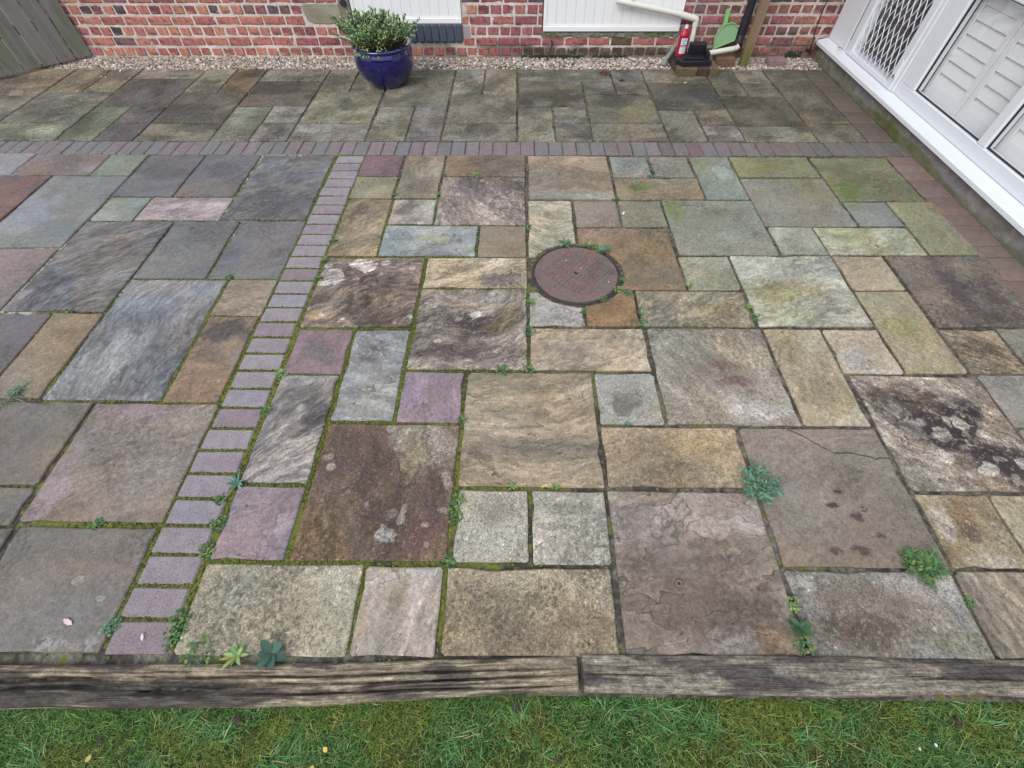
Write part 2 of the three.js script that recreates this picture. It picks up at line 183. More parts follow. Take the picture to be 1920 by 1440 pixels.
  d9: ['736b63', '68605b', 145, .16, .3, .9, [[.45, .45, .2, .5, '483e47', .8, 0], [.75, .6, .2, .4, '4c4244', .7, 0], [.3, .85, .3, .2, '4f4648', .6, 0], [.2, .2, .25, .3, '867e6c', .5, 0], [.6, .2, .2, .15, '837a66', .5, 0], [.1, .8, .12, .2, '8b8270', .6, 3]]],
  e2: ['86817b', '7c7770', 130, .14, .3, .9, [[.4, .65, .35, .3, '574b42', .8, 2], [.3, .35, .25, .25, '655a52', .6, 2], [.85, .15, .2, .2, 'a09d9a', .6, 0], [.1, .12, .15, .15, '9d9a96', .6, 2], [.85, .8, .15, .15, '6f7258', .4, 0], [.65, .4, .2, .2, '6a5f55', .5, 2]]],
  e3: ['8f7d60', '877459', 130, .25, .4, .8, [[.5, .3, .35, .25, '775c3e', .7, 2], [.45, .55, .2, .2, '53443c', .7, 2], [.15, .4, .15, .3, 'a59f96', .7, 1], [.5, .9, .4, .12, '9c948a', .6, 1]]], e4: ['9d947c', '918870', 110, .2, .3, .5], e5: ['9d8e78', '8f806c', 125, .4, .35, .5, [[.3, .3, .2, .3, '7f6f5c', .5, 0]]], e5b: ['9a8f7c', '8f846f', 120, .3, .3, .5],
};
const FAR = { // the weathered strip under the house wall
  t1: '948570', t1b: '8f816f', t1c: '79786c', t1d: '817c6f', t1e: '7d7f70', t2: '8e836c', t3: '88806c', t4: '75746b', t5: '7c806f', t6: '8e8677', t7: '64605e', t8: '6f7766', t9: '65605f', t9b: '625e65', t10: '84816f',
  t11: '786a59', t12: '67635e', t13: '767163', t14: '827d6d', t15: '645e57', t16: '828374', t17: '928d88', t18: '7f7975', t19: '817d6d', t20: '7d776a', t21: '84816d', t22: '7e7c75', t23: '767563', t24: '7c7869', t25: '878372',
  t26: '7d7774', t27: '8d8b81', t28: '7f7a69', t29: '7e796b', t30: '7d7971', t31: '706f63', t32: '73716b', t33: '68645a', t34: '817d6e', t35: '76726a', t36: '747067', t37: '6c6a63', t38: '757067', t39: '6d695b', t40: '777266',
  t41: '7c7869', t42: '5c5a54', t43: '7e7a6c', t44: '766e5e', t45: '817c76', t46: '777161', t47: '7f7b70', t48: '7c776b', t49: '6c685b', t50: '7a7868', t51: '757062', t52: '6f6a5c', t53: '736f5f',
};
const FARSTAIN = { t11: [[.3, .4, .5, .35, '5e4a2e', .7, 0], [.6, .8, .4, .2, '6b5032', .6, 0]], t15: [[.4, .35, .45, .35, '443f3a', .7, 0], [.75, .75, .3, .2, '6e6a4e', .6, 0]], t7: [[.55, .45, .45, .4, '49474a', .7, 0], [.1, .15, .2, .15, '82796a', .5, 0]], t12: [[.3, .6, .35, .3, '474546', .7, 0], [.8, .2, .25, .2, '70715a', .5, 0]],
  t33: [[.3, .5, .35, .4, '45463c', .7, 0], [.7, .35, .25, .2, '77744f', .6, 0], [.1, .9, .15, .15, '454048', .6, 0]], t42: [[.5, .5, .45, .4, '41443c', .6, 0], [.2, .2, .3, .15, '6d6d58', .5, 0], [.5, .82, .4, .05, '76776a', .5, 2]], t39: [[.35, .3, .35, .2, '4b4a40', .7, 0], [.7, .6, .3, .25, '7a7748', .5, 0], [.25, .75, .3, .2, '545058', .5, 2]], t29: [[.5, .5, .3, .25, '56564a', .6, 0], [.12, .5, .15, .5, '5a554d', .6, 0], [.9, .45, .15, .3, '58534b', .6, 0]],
  t49: [[.3, .3, .3, .25, '4e4b3e', .6, 0], [.7, .6, .3, .2, '757055', .4, 0]], t21: [[.2, .7, .25, .3, '63604f', .6, 0], [.7, .85, .3, .12, '625e52', .6, 0]], t24: [[.3, .7, .3, .15, '545045', .6, 0], [.7, .6, .3, .2, '6a6257', .5, 2]], t31: [[.62, .45, .07, .2, '83867a', .8, 1], [.75, .5, .12, .3, '51674a', .6, 0]], t52: [[.6, .7, .4, .2, '4f4c3c', .6, 0]], t30: [[.5, .4, .5, .15, '555049', .6, 2]], t8: [[.5, .5, .3, .4, '55674b', .6, 0], [.5, .75, .1, .1, '5b4437', .7, 0]], t4: [[.35, .4, .3, .3, '595c58', .6, 0]] };

for (const [n, cnt, c] of [['c11', 34, 'a29b91'], ['a10', 16, 'a59d95'], ['a12', 16, '9c968e'], ['a5', 14, 'a39d97'], ['e3', 10, 'a8a196'], ['a17', 14, '9a9086'], ['d9', 8, '857d70']]) for (let i = 0; i < cnt; i++) LOOK[n][6].push([rnd(), rnd(), rr(.015, .045), rr(.015, .04), c, rr(.5, .85), 1]);
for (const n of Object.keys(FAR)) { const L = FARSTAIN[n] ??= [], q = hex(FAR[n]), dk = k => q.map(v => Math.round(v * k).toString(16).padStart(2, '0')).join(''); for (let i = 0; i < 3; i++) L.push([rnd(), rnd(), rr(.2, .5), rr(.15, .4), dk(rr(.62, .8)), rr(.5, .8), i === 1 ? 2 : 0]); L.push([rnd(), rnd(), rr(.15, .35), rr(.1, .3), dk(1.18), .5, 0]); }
const CX = 0.328, CZ = -1.982, CR = 0.262;           // round cover that four slabs are cut around
const SLAB_RES = n => n[0] === 't' ? 0.0032 : SLABS[n][3] > -1.25 ? 0.0016 : 0.0019;
const PAGE = 2048;
// ------------------------------------------------ pack the slabs on texture pages and paint their stone
const slabNames = Object.keys(SLABS);
const place = {};
let pages = 0;
{
  const order = slabNames.map(n => { const s = SLABS[n], r = SLAB_RES(n); return { n, w: Math.ceil((s[1] - s[0]) / r) + 6, h: Math.ceil((s[3] - s[2]) / r) + 6 }; }).sort((a, b) => b.h - a.h);
  const sh = [];                                     // shelves: {page, y, h, x}
  const fill = [];
  for (const o of order) {
    let s = sh.find(k => k.h >= o.h && k.x + o.w <= PAGE && k.h < o.h * 1.35);
    if (!s) {
      let p = fill.findIndex(f => f + o.h <= PAGE); if (p < 0) { p = fill.length; fill.push(0); }
      s = { page: p, y: fill[p], h: o.h, x: 0 }; fill[p] += o.h; sh.push(s);
    }
    place[o.n] = { page: s.page, x: s.x, y: s.y, w: o.w, h: o.h }; s.x += o.w;
  }
  pages = fill.length;
}
const pageCol = [], pageBmp = [];
for (let p = 0; p < pages; p++) { pageCol.push(new Uint8Array(PAGE * PAGE * 4).fill(120)); pageBmp.push(new Uint8Array(PAGE * PAGE * 4).fill(128)); }
slabNames.forEach((n, si) => {
  let L = LOOK[n];
  const far = !L;
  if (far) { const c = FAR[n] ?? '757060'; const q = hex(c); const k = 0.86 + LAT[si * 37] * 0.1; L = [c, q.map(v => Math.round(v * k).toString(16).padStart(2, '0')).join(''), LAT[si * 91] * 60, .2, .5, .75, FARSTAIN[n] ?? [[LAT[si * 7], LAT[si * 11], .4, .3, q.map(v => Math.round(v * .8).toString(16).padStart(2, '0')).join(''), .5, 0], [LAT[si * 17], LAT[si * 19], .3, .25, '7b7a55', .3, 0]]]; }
  const tone = c => { const q = hex(c), sat = q[2] > q[0] + 18 ? .6 : q[2] > q[0] ? .5 : q[2] > q[1] + 4 ? .72 : q[0] - q[2] > 34 ? .8 : .9, y = q[0] * .3 + q[1] * .59 + q[2] * .11; return q.map((v, i) => y + (v - y) * sat + [1.5, 0, -2][i]); };
  const c1 = tone(L[0]), c2 = tone(L[1]), an = L[2] * Math.PI / 180, ca = Math.cos(an), sa = -Math.sin(an);
  const streak = L[3], ledge = L[4], speck = L[5], st = (L[6] ?? []).map(p => [...p.slice(0, 4), tone(p[4]), p[5], p[6]]);
  const s = SLABS[n], P = place[n], r = SLAB_RES(n), W = s[1] - s[0], H = s[3] - s[2], ox = (si * 13.37) % 97, oz = (si * 7.91) % 89;
  const col = pageCol[P.page], bmp = pageBmp[P.page];
  const lv = 3 + ledge * 6;
  for (let j = 0; j < P.h; j++) for (let i = 0; i < P.w; i++) {
    const x = (i - 3) * r, z = (j - 3) * r, px = x + ox, pz = z + oz;
    const w1 = vn(px * 3.1, pz * 3.1) - .5, w2 = vn(px * 3.1 + 40, pz * 3.1 + 9) - .5, f1 = vn(px * 31, pz * 31) - .5;
    const X = px + w1 * .16 + f1 * .012, Z = pz + w2 * .16 + f1 * .012;
    const m = sst(.34, .66, fbm(X * 4.3, Z * 4.3, 4));
    let R = c1[0] + (c2[0] - c1[0]) * m, G = c1[1] + (c2[1] - c1[1]) * m, B = c1[2] + (c2[2] - c1[2]) * m;
    const hue = (vn(X * 6 + 60, Z * 6) - .5) * 9; R += hue; B -= hue * .9;
    const a = px * ca + pz * sa + w2 * .05, b = -px * sa + pz * ca + w1 * .07;
    const wv = w1 * .1 + f1 * .02 + (vn(px * 9 + 20, pz * 9) - .5) * .03, s1 = fbm(a * 4.5 + wv * 6, (b + wv) * 17, 4) - .5, s2 = vn(a * 26, (b + wv) * 95) - .5;
    let k = 1 + (s1 * 1.15 + s2 * .7) * streak * 1.2;
    // bedding planes broken away in ledges; dirt and painted shade darken the steps
    const e = (fbm(a * 2.4 + 9, b * (3.4 + streak * 4 + ledge * 4) + f1 * .1, 4) + (vn(px * 60, pz * 60) - .5) * .02) * lv, fl = Math.floor(e), fr = e - fl;
    const tint = LAT[((fl * 71 + si * 131) & 65535)] - .5;
    k *= 1 + tint * ledge * .16;
    const brk = sst(.35, .6, vn(px * 9 + 3, pz * 9));
    const edge = (fr < .09 ? 1 - fr / .09 : 0) * brk * ledge;
    k *= 1 - edge * .42;
    if (fr > .93) k *= 1 + .1 * ledge * brk;
    let ht = .42 + fl / lv * .3 * ledge + (fr < .08 ? fr / .08 : 1) * .3 * ledge / lv + (fbm(X * 9, Z * 9, 3) - .5) * .16 + s1 * streak * .22 + s2 * streak * .06;
    // stains, lichen and growth
    const gx = x + s[0], gz = z + s[2], wx = fbm(gx * 3.7 + 31, gz * 3.7 + 77, 4), wsp = vn(px * 90 + 7, pz * 90);
    { const dk = sst(.5, .68, wx) * (.09 + Math.min(speck, 1) * .09) * (sst(.25, .75, wsp) * 1.1 + sst(.4, .8, vn(px * 210, pz * 210)) * .6); k *= 1 - Math.min(.5, dk); const gy = sst(.5, .72, fbm(gx * 2.6 + 3, gz * 2.6 + 120, 4)) * .7; R += (112 - R) * gy * .22; G += (110 - G) * gy * .2; B += (92 - B) * gy * .22; }
    const un = x / W, vnn = z / H; let sp = speck; const dens0 = vn(px * 7 + 55, pz * 7 + 21);
    const e1 = fbm(px * 13, pz * 13, 4) - .5, e2 = vn(px * 75, pz * 75), e3 = vn(px * 170 + 5, pz * 170);
    for (let q = 0; q < st.length; q++) {
      const t = st[q], du = (un - t[0]) / t[2], dv = (vnn - t[1]) / t[3];
      if (du > 2.2 || du < -2.2 || dv > 2.2 || dv < -2.2) continue;
      let d = Math.sqrt(du * du + dv * dv), mk;
      if (t[6] === 0) mk = sst(1.25, .35, d + e1 * 1.7 + w1 * .8 + (e2 - .5) * .22) * t[5];
      else if (t[6] === 1) { mk = sst(1.05, .85, d + e1 * 1.3 + (e2 - .5) * .5) * t[5]; ht += mk * .03; }
      else if (t[6] === 2) { const md = sst(1.35, .3, d + e1 * 1.6); mk = md * sst(.62 - md * .34, .7 - md * .25, e2 * .55 + e3 * .45) * Math.min(1, t[5] * 1.2); }
      else { const dd = d + e1 * 2 + w2 * 1.7 + w1 * .9; mk = sst(1.04, .86 - .3 * dens0, dd) * t[5] * (.75 + .5 * e2 * dens0); if (dd > .92 && dd < 1.02 && dens0 > .45) k *= .8; ht -= mk * .06; }
      R += (t[4][0] - R) * mk; G += (t[4][1] - G) * mk; B += (t[4][2] - B) * mk;
    }
    if (n === 'c5') { const cu = un * W, cv = vnn * H, cy = .012 + .1 * sst(.2, .36, cu) + .03 * sst(.36, .57, cu) + (vn(px * 40, 3) - .5) * .012; if (cu > .2 && Math.abs(cv - cy) < .0024) { k *= .5; ht -= .2; } }
    // grain and specks
    const g = LAT[((i * 7919 + j * 104729 + si * 31) & 65535)], dens = vn(px * 5 + 30, pz * 5 + 70);
    const e4 = vn(px * 260 + 3, pz * 260 + 8); k *= 1 + (g - .5) * (.12 + .12 * Math.min(sp, 1)) + (e3 - .5) * (.09 + .32 * Math.min(sp, 1.2)) + (e4 - .5) * (.1 + .32 * Math.min(sp, 1.2)) + (e2 - .5) * (.1 + .1 * sp);
    if (e3 * .6 + e4 * .4 > .8 - sp * dens * .2) k *= 1 - .3 * Math.min(1, sp + .2);
    const li = vn(px * 120 + 90, pz * 120 + 11); if (li > .95 - sp * .1 * dens) { k *= 1 + .14 + .14 * Math.min(1, sp); ht += .02; }
    ht += (e3 - .5) * .09 + (g - .5) * .03 + (e2 - .5) * .08;
    const o = ((P.y + j) * PAGE + P.x + i) * 4;
    col[o] = clamp(R * k, 4, 255); col[o + 1] = clamp(G * k, 4, 255); col[o + 2] = clamp(B * k, 4, 255); col[o + 3] = 255;
    bmp[o] = bmp[o + 1] = bmp[o + 2] = clamp(ht * 255, 0, 255); bmp[o + 3] = 255;
  }
});
const slabMat = pageCol.map((c, p) => new THREE.MeshStandardMaterial({ map: dataTex(c, PAGE, PAGE, true), bumpMap: dataTex(pageBmp[p], PAGE, PAGE, false), bumpScale: 0.013, roughness: 0.86 }));

const patio = new THREE.Group(); patio.name = 'patio'; patio.userData.kind = 'structure'; patio.userData.label = 'patio of riven sandstone slabs with bands of block paving'; scene.add(patio);

function slabOutline(n) {                             // worn, slightly crooked rectangle (cut round the cover where it meets it)
  const [x0, x1, z0, z1] = SLABS[n], pts = [], jit = 0.0022;
  const corners = [[x0, z0], [x1, z0], [x1, z1], [x0, z1]].map(([x, z]) => [x + rr(-jit, jit), z + rr(-jit, jit)]);
  for (let c = 0; c < 4; c++) {
    const A = corners[c], B = corners[(c + 1) % 4], len = Math.hypot(B[0] - A[0], B[1] - A[1]), k = Math.max(2, Math.round(len / 0.075));
    const nx = (B[1] - A[1]) / len, nz = -(B[0] - A[0]) / len, chip = rnd() < .12 ? rr(.012, .018) : rr(.004, .011);
    for (let i = 0; i < k; i++) {
      const t = i === 0 ? 0 : (i + rr(-.25, .25)) / k;
      if (i === 0) { const P0 = corners[(c + 3) % 4], l0 = Math.hypot(A[0] - P0[0], A[1] - P0[1]); pts.push([A[0] + (P0[0] - A[0]) / l0 * chip, A[1] + (P0[1] - A[1]) / l0 * chip], [A[0] + (B[0] - A[0]) / len * chip, A[1] + (B[1] - A[1]) / len * chip]); continue; }
      const w = rr(-jit * 1.9, jit * .6) - (rnd() < .1 ? rr(.003, .009) : 0);
      pts.push([A[0] + (B[0] - A[0]) * t + nx * w, A[1] + (B[1] - A[1]) * t + nz * w]);
    }
  }
  if (!['b6', 'b9', 'b13', 'b14'].includes(n)) return pts;
  // densify, drop what lies under the cover and follow its rim instead
  const out = [], ins = p => Math.hypot(p[0] - CX, p[1] - CZ) < CR;
  const den = [];
  pts.forEach((p, i) => { const q = pts[(i + 1) % pts.length]; for (let k = 0; k < 12; k++) den.push([p[0] + (q[0] - p[0]) * k / 12, p[1] + (q[1] - p[1]) * k / 12, k === 0]); });
  const s = den.findIndex((p, i) => !ins(p) && ins(den[(i + den.length - 1) % den.length]));
  const N = den.length; let run = null;
  for (let i = 0; i < N; i++) { const p = den[(s + i) % N], prev = den[(s + i + N - 1) % N]; if (!ins(p)) { if (p[2] || ins(den[(s + i + 1) % N]) || i === 0) out.push([p[0], p[1]]); } }
  const A = out[out.length - 1], B = out[0], a0 = Math.atan2(A[1] - CZ, A[0] - CX); let a1 = Math.atan2(B[1] - CZ, B[0] - CX), da = a1 - a0;
  while (da > Math.PI) da -= 2 * Math.PI; while (da < -Math.PI) da += 2 * Math.PI;
  for (let k = 1; k < 8; k++) { const t = a0 + da * k / 8; out.push([CX + Math.cos(t) * (CR + rr(0, .006)), CZ + Math.sin(t) * (CR + rr(0, .006))]); }
  return out;
}
function slabGeo(n) {
  const pts = slabOutline(n), P = place[n], r = SLAB_RES(n), [x0, x1, z0, z1] = SLABS[n];
  const cx = (x0 + x1) / 2, cz = (z0 + z1) / 2, N = pts.length, tx = rr(-.004, .004), tz = rr(-.004, .004), dy = rr(-.002, .0026);
  const H = (x, z) => dy + (x - cx) * tx + (z - cz) * tz;
  const pos = [], uv = [], idx = [];
  const push = (x, y, z) => { pos.push(x - cx, y, z - cz); uv.push((P.x + 3 + (x - x0) / r) / PAGE, (P.y + 3 + (z - z0) / r) / PAGE); return pos.length / 3 - 1; };
  const inset = pts.map((p, i) => { const a = pts[(i + N - 1) % N], b = pts[(i + 1) % N], dx = b[0] - a[0], dz = b[1] - a[1], l = Math.hypot(dx, dz), w = rr(.003, .006); return [p[0] - dz / l * w, p[1] + dx / l * w]; });
  const top = inset.map(p => push(p[0], H(p[0], p[1]), p[1]));
  for (const t of THREE.ShapeUtils.triangulateShape(inset.map(p => new THREE.Vector2(p[0], p[1])), [])) { const [a, b, c] = t; const A = inset[a], B = inset[b], C = inset[c]; const cr = (B[0] - A[0]) * (C[1] - A[1]) - (B[1] - A[1]) * (C[0] - A[0]); if (cr < 0) idx.push(top[a], top[b], top[c]); else idx.push(top[a], top[c], top[b]); }
  const ring = (A, ya, B, yb) => {
    const ia = A.map((p, i) => push(p[0], ya(p), p[1])), ib = B.map((p, i) => push(p[0], yb(p), p[1]));
    for (let i = 0; i < N; i++) { const k = (i + 1) % N; idx.push(ia[i], ia[k], ib[i], ia[k], ib[k], ib[i]); }
  };
  ring(inset, p => H(p[0], p[1]), pts, p => H(p[0], p[1]) - .0035);
  ring(pts, p => H(p[0], p[1]) - .0035, pts, () => -.03);
  return { g: geoFrom(pos, idx, uv), cx, cz };
}
for (const n of slabNames) { const { g, cx, cz } = slabGeo(n); mesh('slab', g, slabMat[place[n].page], patio, [cx, 0, cz]); }
console.log('slabs', slabNames.length, 'pages', pages);

// ---------------------------------------------------------------- block paving: column, cross band, strip by the conservatory
const paverTex = makeTex(512, 512, (u, v, o) => {
  const x = u * 256, y = v * 256; const a = vn(x * .9, y * .9), b = vn(x * .37 + 40, y * .37), c = vn(x * .03, y * .03), d = LAT[(Math.floor(u * 512) * 331 + Math.floor(v * 512) * 7919) & 65535];
  let k = 228 + (a - .5) * 70 + (b - .5) * 40 + (c - .5) * 26 + (d - .5) * 34; if (a > .84) k += 46; if (b < .16) k -= 34;
  o[0] = k; o[1] = k; o[2] = k;
});
const paverBmp = makeTex(512, 512, (u, v, o) => { const x = u * 256, y = v * 256; const k = 128 + (vn(x * .9, y * .9) - .5) * 130 + (vn(x * .37 + 40, y * .37) - .5) * 80; o[0] = o[1] = o[2] = k; }, false);
const paverMats = {};
const paverMat = c => paverMats[c] ??= new THREE.MeshStandardMaterial({ color: c, map: paverTex, bumpMap: paverBmp, bumpScale: .0022, roughness: .85 });
function paverGeo(w, d) {
  const pos = [], uv = [], idx = [], h = .05, j = () => rr(-.0014, .0014), u0 = rnd(), v0 = rnd();
  const ringPts = (ins, y) => { const a = w / 2 - ins, b = d / 2 - ins, c = .004; return [[-a + c, y, -b], [a - c, y, -b], [a, y, -b + c], [a, y, b - c], [a - c, y, b], [-a + c, y, b], [-a, y, b - c], [-a, y, -b + c]]; };
  const push = p => { pos.push(...p); uv.push(u0 + p[0] / .26, v0 + p[2] / .26); return pos.length / 3 - 1; };
  const jt = Array.from({ length: 8 }, () => [j(), j(), j()]);
  const R0 = ringPts(.005, 0).map((p, i) => [p[0] + jt[i][0], p[1] + jt[i][1] * .5, p[2] + jt[i][2]]), R1 = ringPts(0, -.005).map((p, i) => [p[0] + jt[i][0], p[1], p[2] + jt[i][2]]), R2 = ringPts(0, -h);
  const t = R0.map(push); for (let i = 1; i < 7; i++) idx.push(t[0], t[i + 1], t[i]);
  for (const [A, B] of [[R0, R1], [R1, R2]]) { const a = A.map(push), b = B.map(push); for (let i = 0; i < 8; i++) { const k = (i + 1) % 8; idx.push(a[i], a[k], b[i], a[k], b[k], b[i]); } }
  return geoFrom(pos, idx, uv);
}
const pgCol = Array.from({ length: 6 }, () => paverGeo(.193, .0915)), pgBand = Array.from({ length: 6 }, () => paverGeo(.0965, .188)), pgSide = Array.from({ length: 5 }, () => paverGeo(.19, .0965));
const addPaver = (g, c, x, z, ry) => { const m = mesh('paver', g, paverMat(c), patio, [x, rr(-.003, .0005), z], [rr(-.008, .008), ry + rr(-.012, .012), rr(-.008, .008)]); return m; };
{ // column of 30 pavers running from the band to the lawn
  const C = ['#9c99a1', '#948891', '#999197', '#9a8f97', '#9a9199', '#988f96', '#958890', '#9b939b', '#958891', '#9a9198', '#9a8f95', '#9a9196', '#8b7d82', '#9a9196', '#96929b', '#998f95', '#908289', '#968b91', '#9a9197', '#988e93', '#958e96', '#8e7f86', '#988f95', '#958991', '#948b93', '#948c95', '#94898f', '#93888e', '#92868c', '#8e8085'];
  const z0 = -3.268, z1 = -.138; C.forEach((c, i) => addPaver(pgCol[i % 6], c, -1.212 + rr(-.004, .004) + i * .0002, z0 + (z1 - z0) * (i + .5) / 30, 0));
}
{ // cross band in front of the weathered strip
  const C = ['#877d7f', '#828180', '#83797a', '#7a7979', '#807e83', '#857c7c', '#7f7e7c', '#847b7c', '#81807f', '#897e80', '#857b7f', '#877b7e', '#827c80', '#8b8085'], R = ['#7f7673', '#817572', '#7f7675', '#777470', '#827872', '#77716e'];
  let i = 0; for (let x = -5.15; x < 2.84; x += .1024, i++) addPaver(pgBand[i % 6], Math.abs(x - 1.28) < .05 ? '#816b71' : x < .5 ? pick(C) : x < 1.8 ? pick([...C.slice(7), ...R]) : pick(R), x + rr(-.002, .002), -3.378 + rr(-.003, .003), 0);
}
{ // strip of pavers against the conservatory plinth
  const D = ['#756b60', '#7c6f65', '#756b62', '#7c6e65', '#71685f'], C = ['#907b73', '#95837d', '#937e76', '#8a7572', '#8f7d78', '#88726f', '#917a72', '#8b7770', '#8b7770', '#8f7d77', '#8b7b74', '#8a7d77', '#978176', '#8d786f', '#8f7c73', '#8b7770'];
  let i = 0; for (let z = -3.215; z < -.15; z += .1026, i++) addPaver(pgSide[i % 5], C[i % 16], 2.742 + rr(-.003, .003), z, 0);
  i = 0; for (let z = -3.54; z > -4.84; z -= .1026, i++) addPaver(pgSide[i % 5], i === 1 ? '#736865' : pick(D), 2.728 + rr(-.003, .003), z, 0);
}
// ---------------------------------------------------------------- jointing: sand-cement, soil and moss between the pieces
const mossy = (x, z) => { // how much moss grows in the joints: most beside the paver column and the dark slabs, little on the right
  let m = Math.exp(-(((x + .75) / .75) ** 2)) * (z > -3.3 ? 1 : 0) * sst(-3.4, -1.4, z) * 1.15 + Math.exp(-(((x + 1.22) / .3) ** 2)) * (z > -3.3 ? .9 : 0) + (x < -1.3 && z > -3.3 ? .42 : 0) + (z < -3.3 ? .25 : 0) + (x > -.1 && z > -3.3 ? .1 : 0);
  if (z > -.16) m = .12;
  return clamp(m, 0, 1);
};
{
  const x0 = -5.3, x1 = 2.9, z0 = -5.0, z1 = -.05, w = 2048, h = 1280, O = [0, 0, 0];
  const px = new Uint8Array(w * h * 4), bp = new Uint8Array(w * h * 4);
  const grey = hex('67625a'), dark = hex('3a362f'), moss = hex('4f5424'), mossB = hex('666d2c'), lime = hex('a9a7a4');
  for (let j = 0; j < h; j++) for (let i = 0; i < w; i++) {
    const x = x0 + (x1 - x0) * i / w, z = z0 + (z1 - z0) * j / h, n1 = fbm(x * 7, z * 7, 3), n2 = vn(x * 60, z * 60), n3 = vn(x * 130, z * 130);
    const t = sst(.3, .7, n1 * .6 + n2 * .4); for (let c = 0; c < 3; c++) O[c] = dark[c] + (grey[c] - dark[c]) * t;
    if (x < -1.35 && z > -3.3 && z < -1.5) { const li = sst(.47, .55, fbm(x * 2.2 + 7, z * 2.2 + 3, 3)); for (let c = 0; c < 3; c++) O[c] += (lime[c] - O[c]) * li * .8; }
    const m = mossy(x, z), g = sst(.72 - m * .55, .85 - m * .5, n1 * .55 + n2 * .45); for (let c = 0; c < 3; c++) O[c] += ((n3 > .5 ? moss : mossB)[c] - O[c]) * g;
    const k = 1 + (n3 - .5) * .4 + (LAT[(i * 7919 + j * 331) & 65535] - .5) * .25, o = (j * w + i) * 4;
    px[o] = clamp(O[0] * k, 0, 255); px[o + 1] = clamp(O[1] * k, 0, 255); px[o + 2] = clamp(O[2] * k, 0, 255); px[o + 3] = 255;
    bp[o] = bp[o + 1] = bp[o + 2] = clamp(128 + (n2 - .5) * 90 + (n3 - .5) * 90, 0, 255); bp[o + 3] = 255;
  }
  const g = new THREE.PlaneGeometry(x1 - x0, z1 - z0, 160, 100); g.rotateX(-Math.PI / 2); g.translate((x0 + x1) / 2, -.0085, (z0 + z1) / 2);
  const P = g.attributes.position, U = g.attributes.uv;
  for (let i = 0; i < P.count; i++) { P.setY(i, (P.getX(i) > -.1 ? -.0098 : -.008) + (fbm(P.getX(i) * 4, P.getZ(i) * 4, 2) - .5) * .003 - (P.getZ(i) > -.13 ? .014 : 0)); U.setXY(i, (P.getX(i) - x0) / (x1 - x0), (P.getZ(i) - z0) / (z1 - z0)); }
  g.computeVertexNormals();
  mesh('jointing', g, new THREE.MeshStandardMaterial({ map: dataTex(px, w, h, true), bumpMap: dataTex(bp, w, h, false), bumpScale: .006, roughness: 1 }), patio);
}
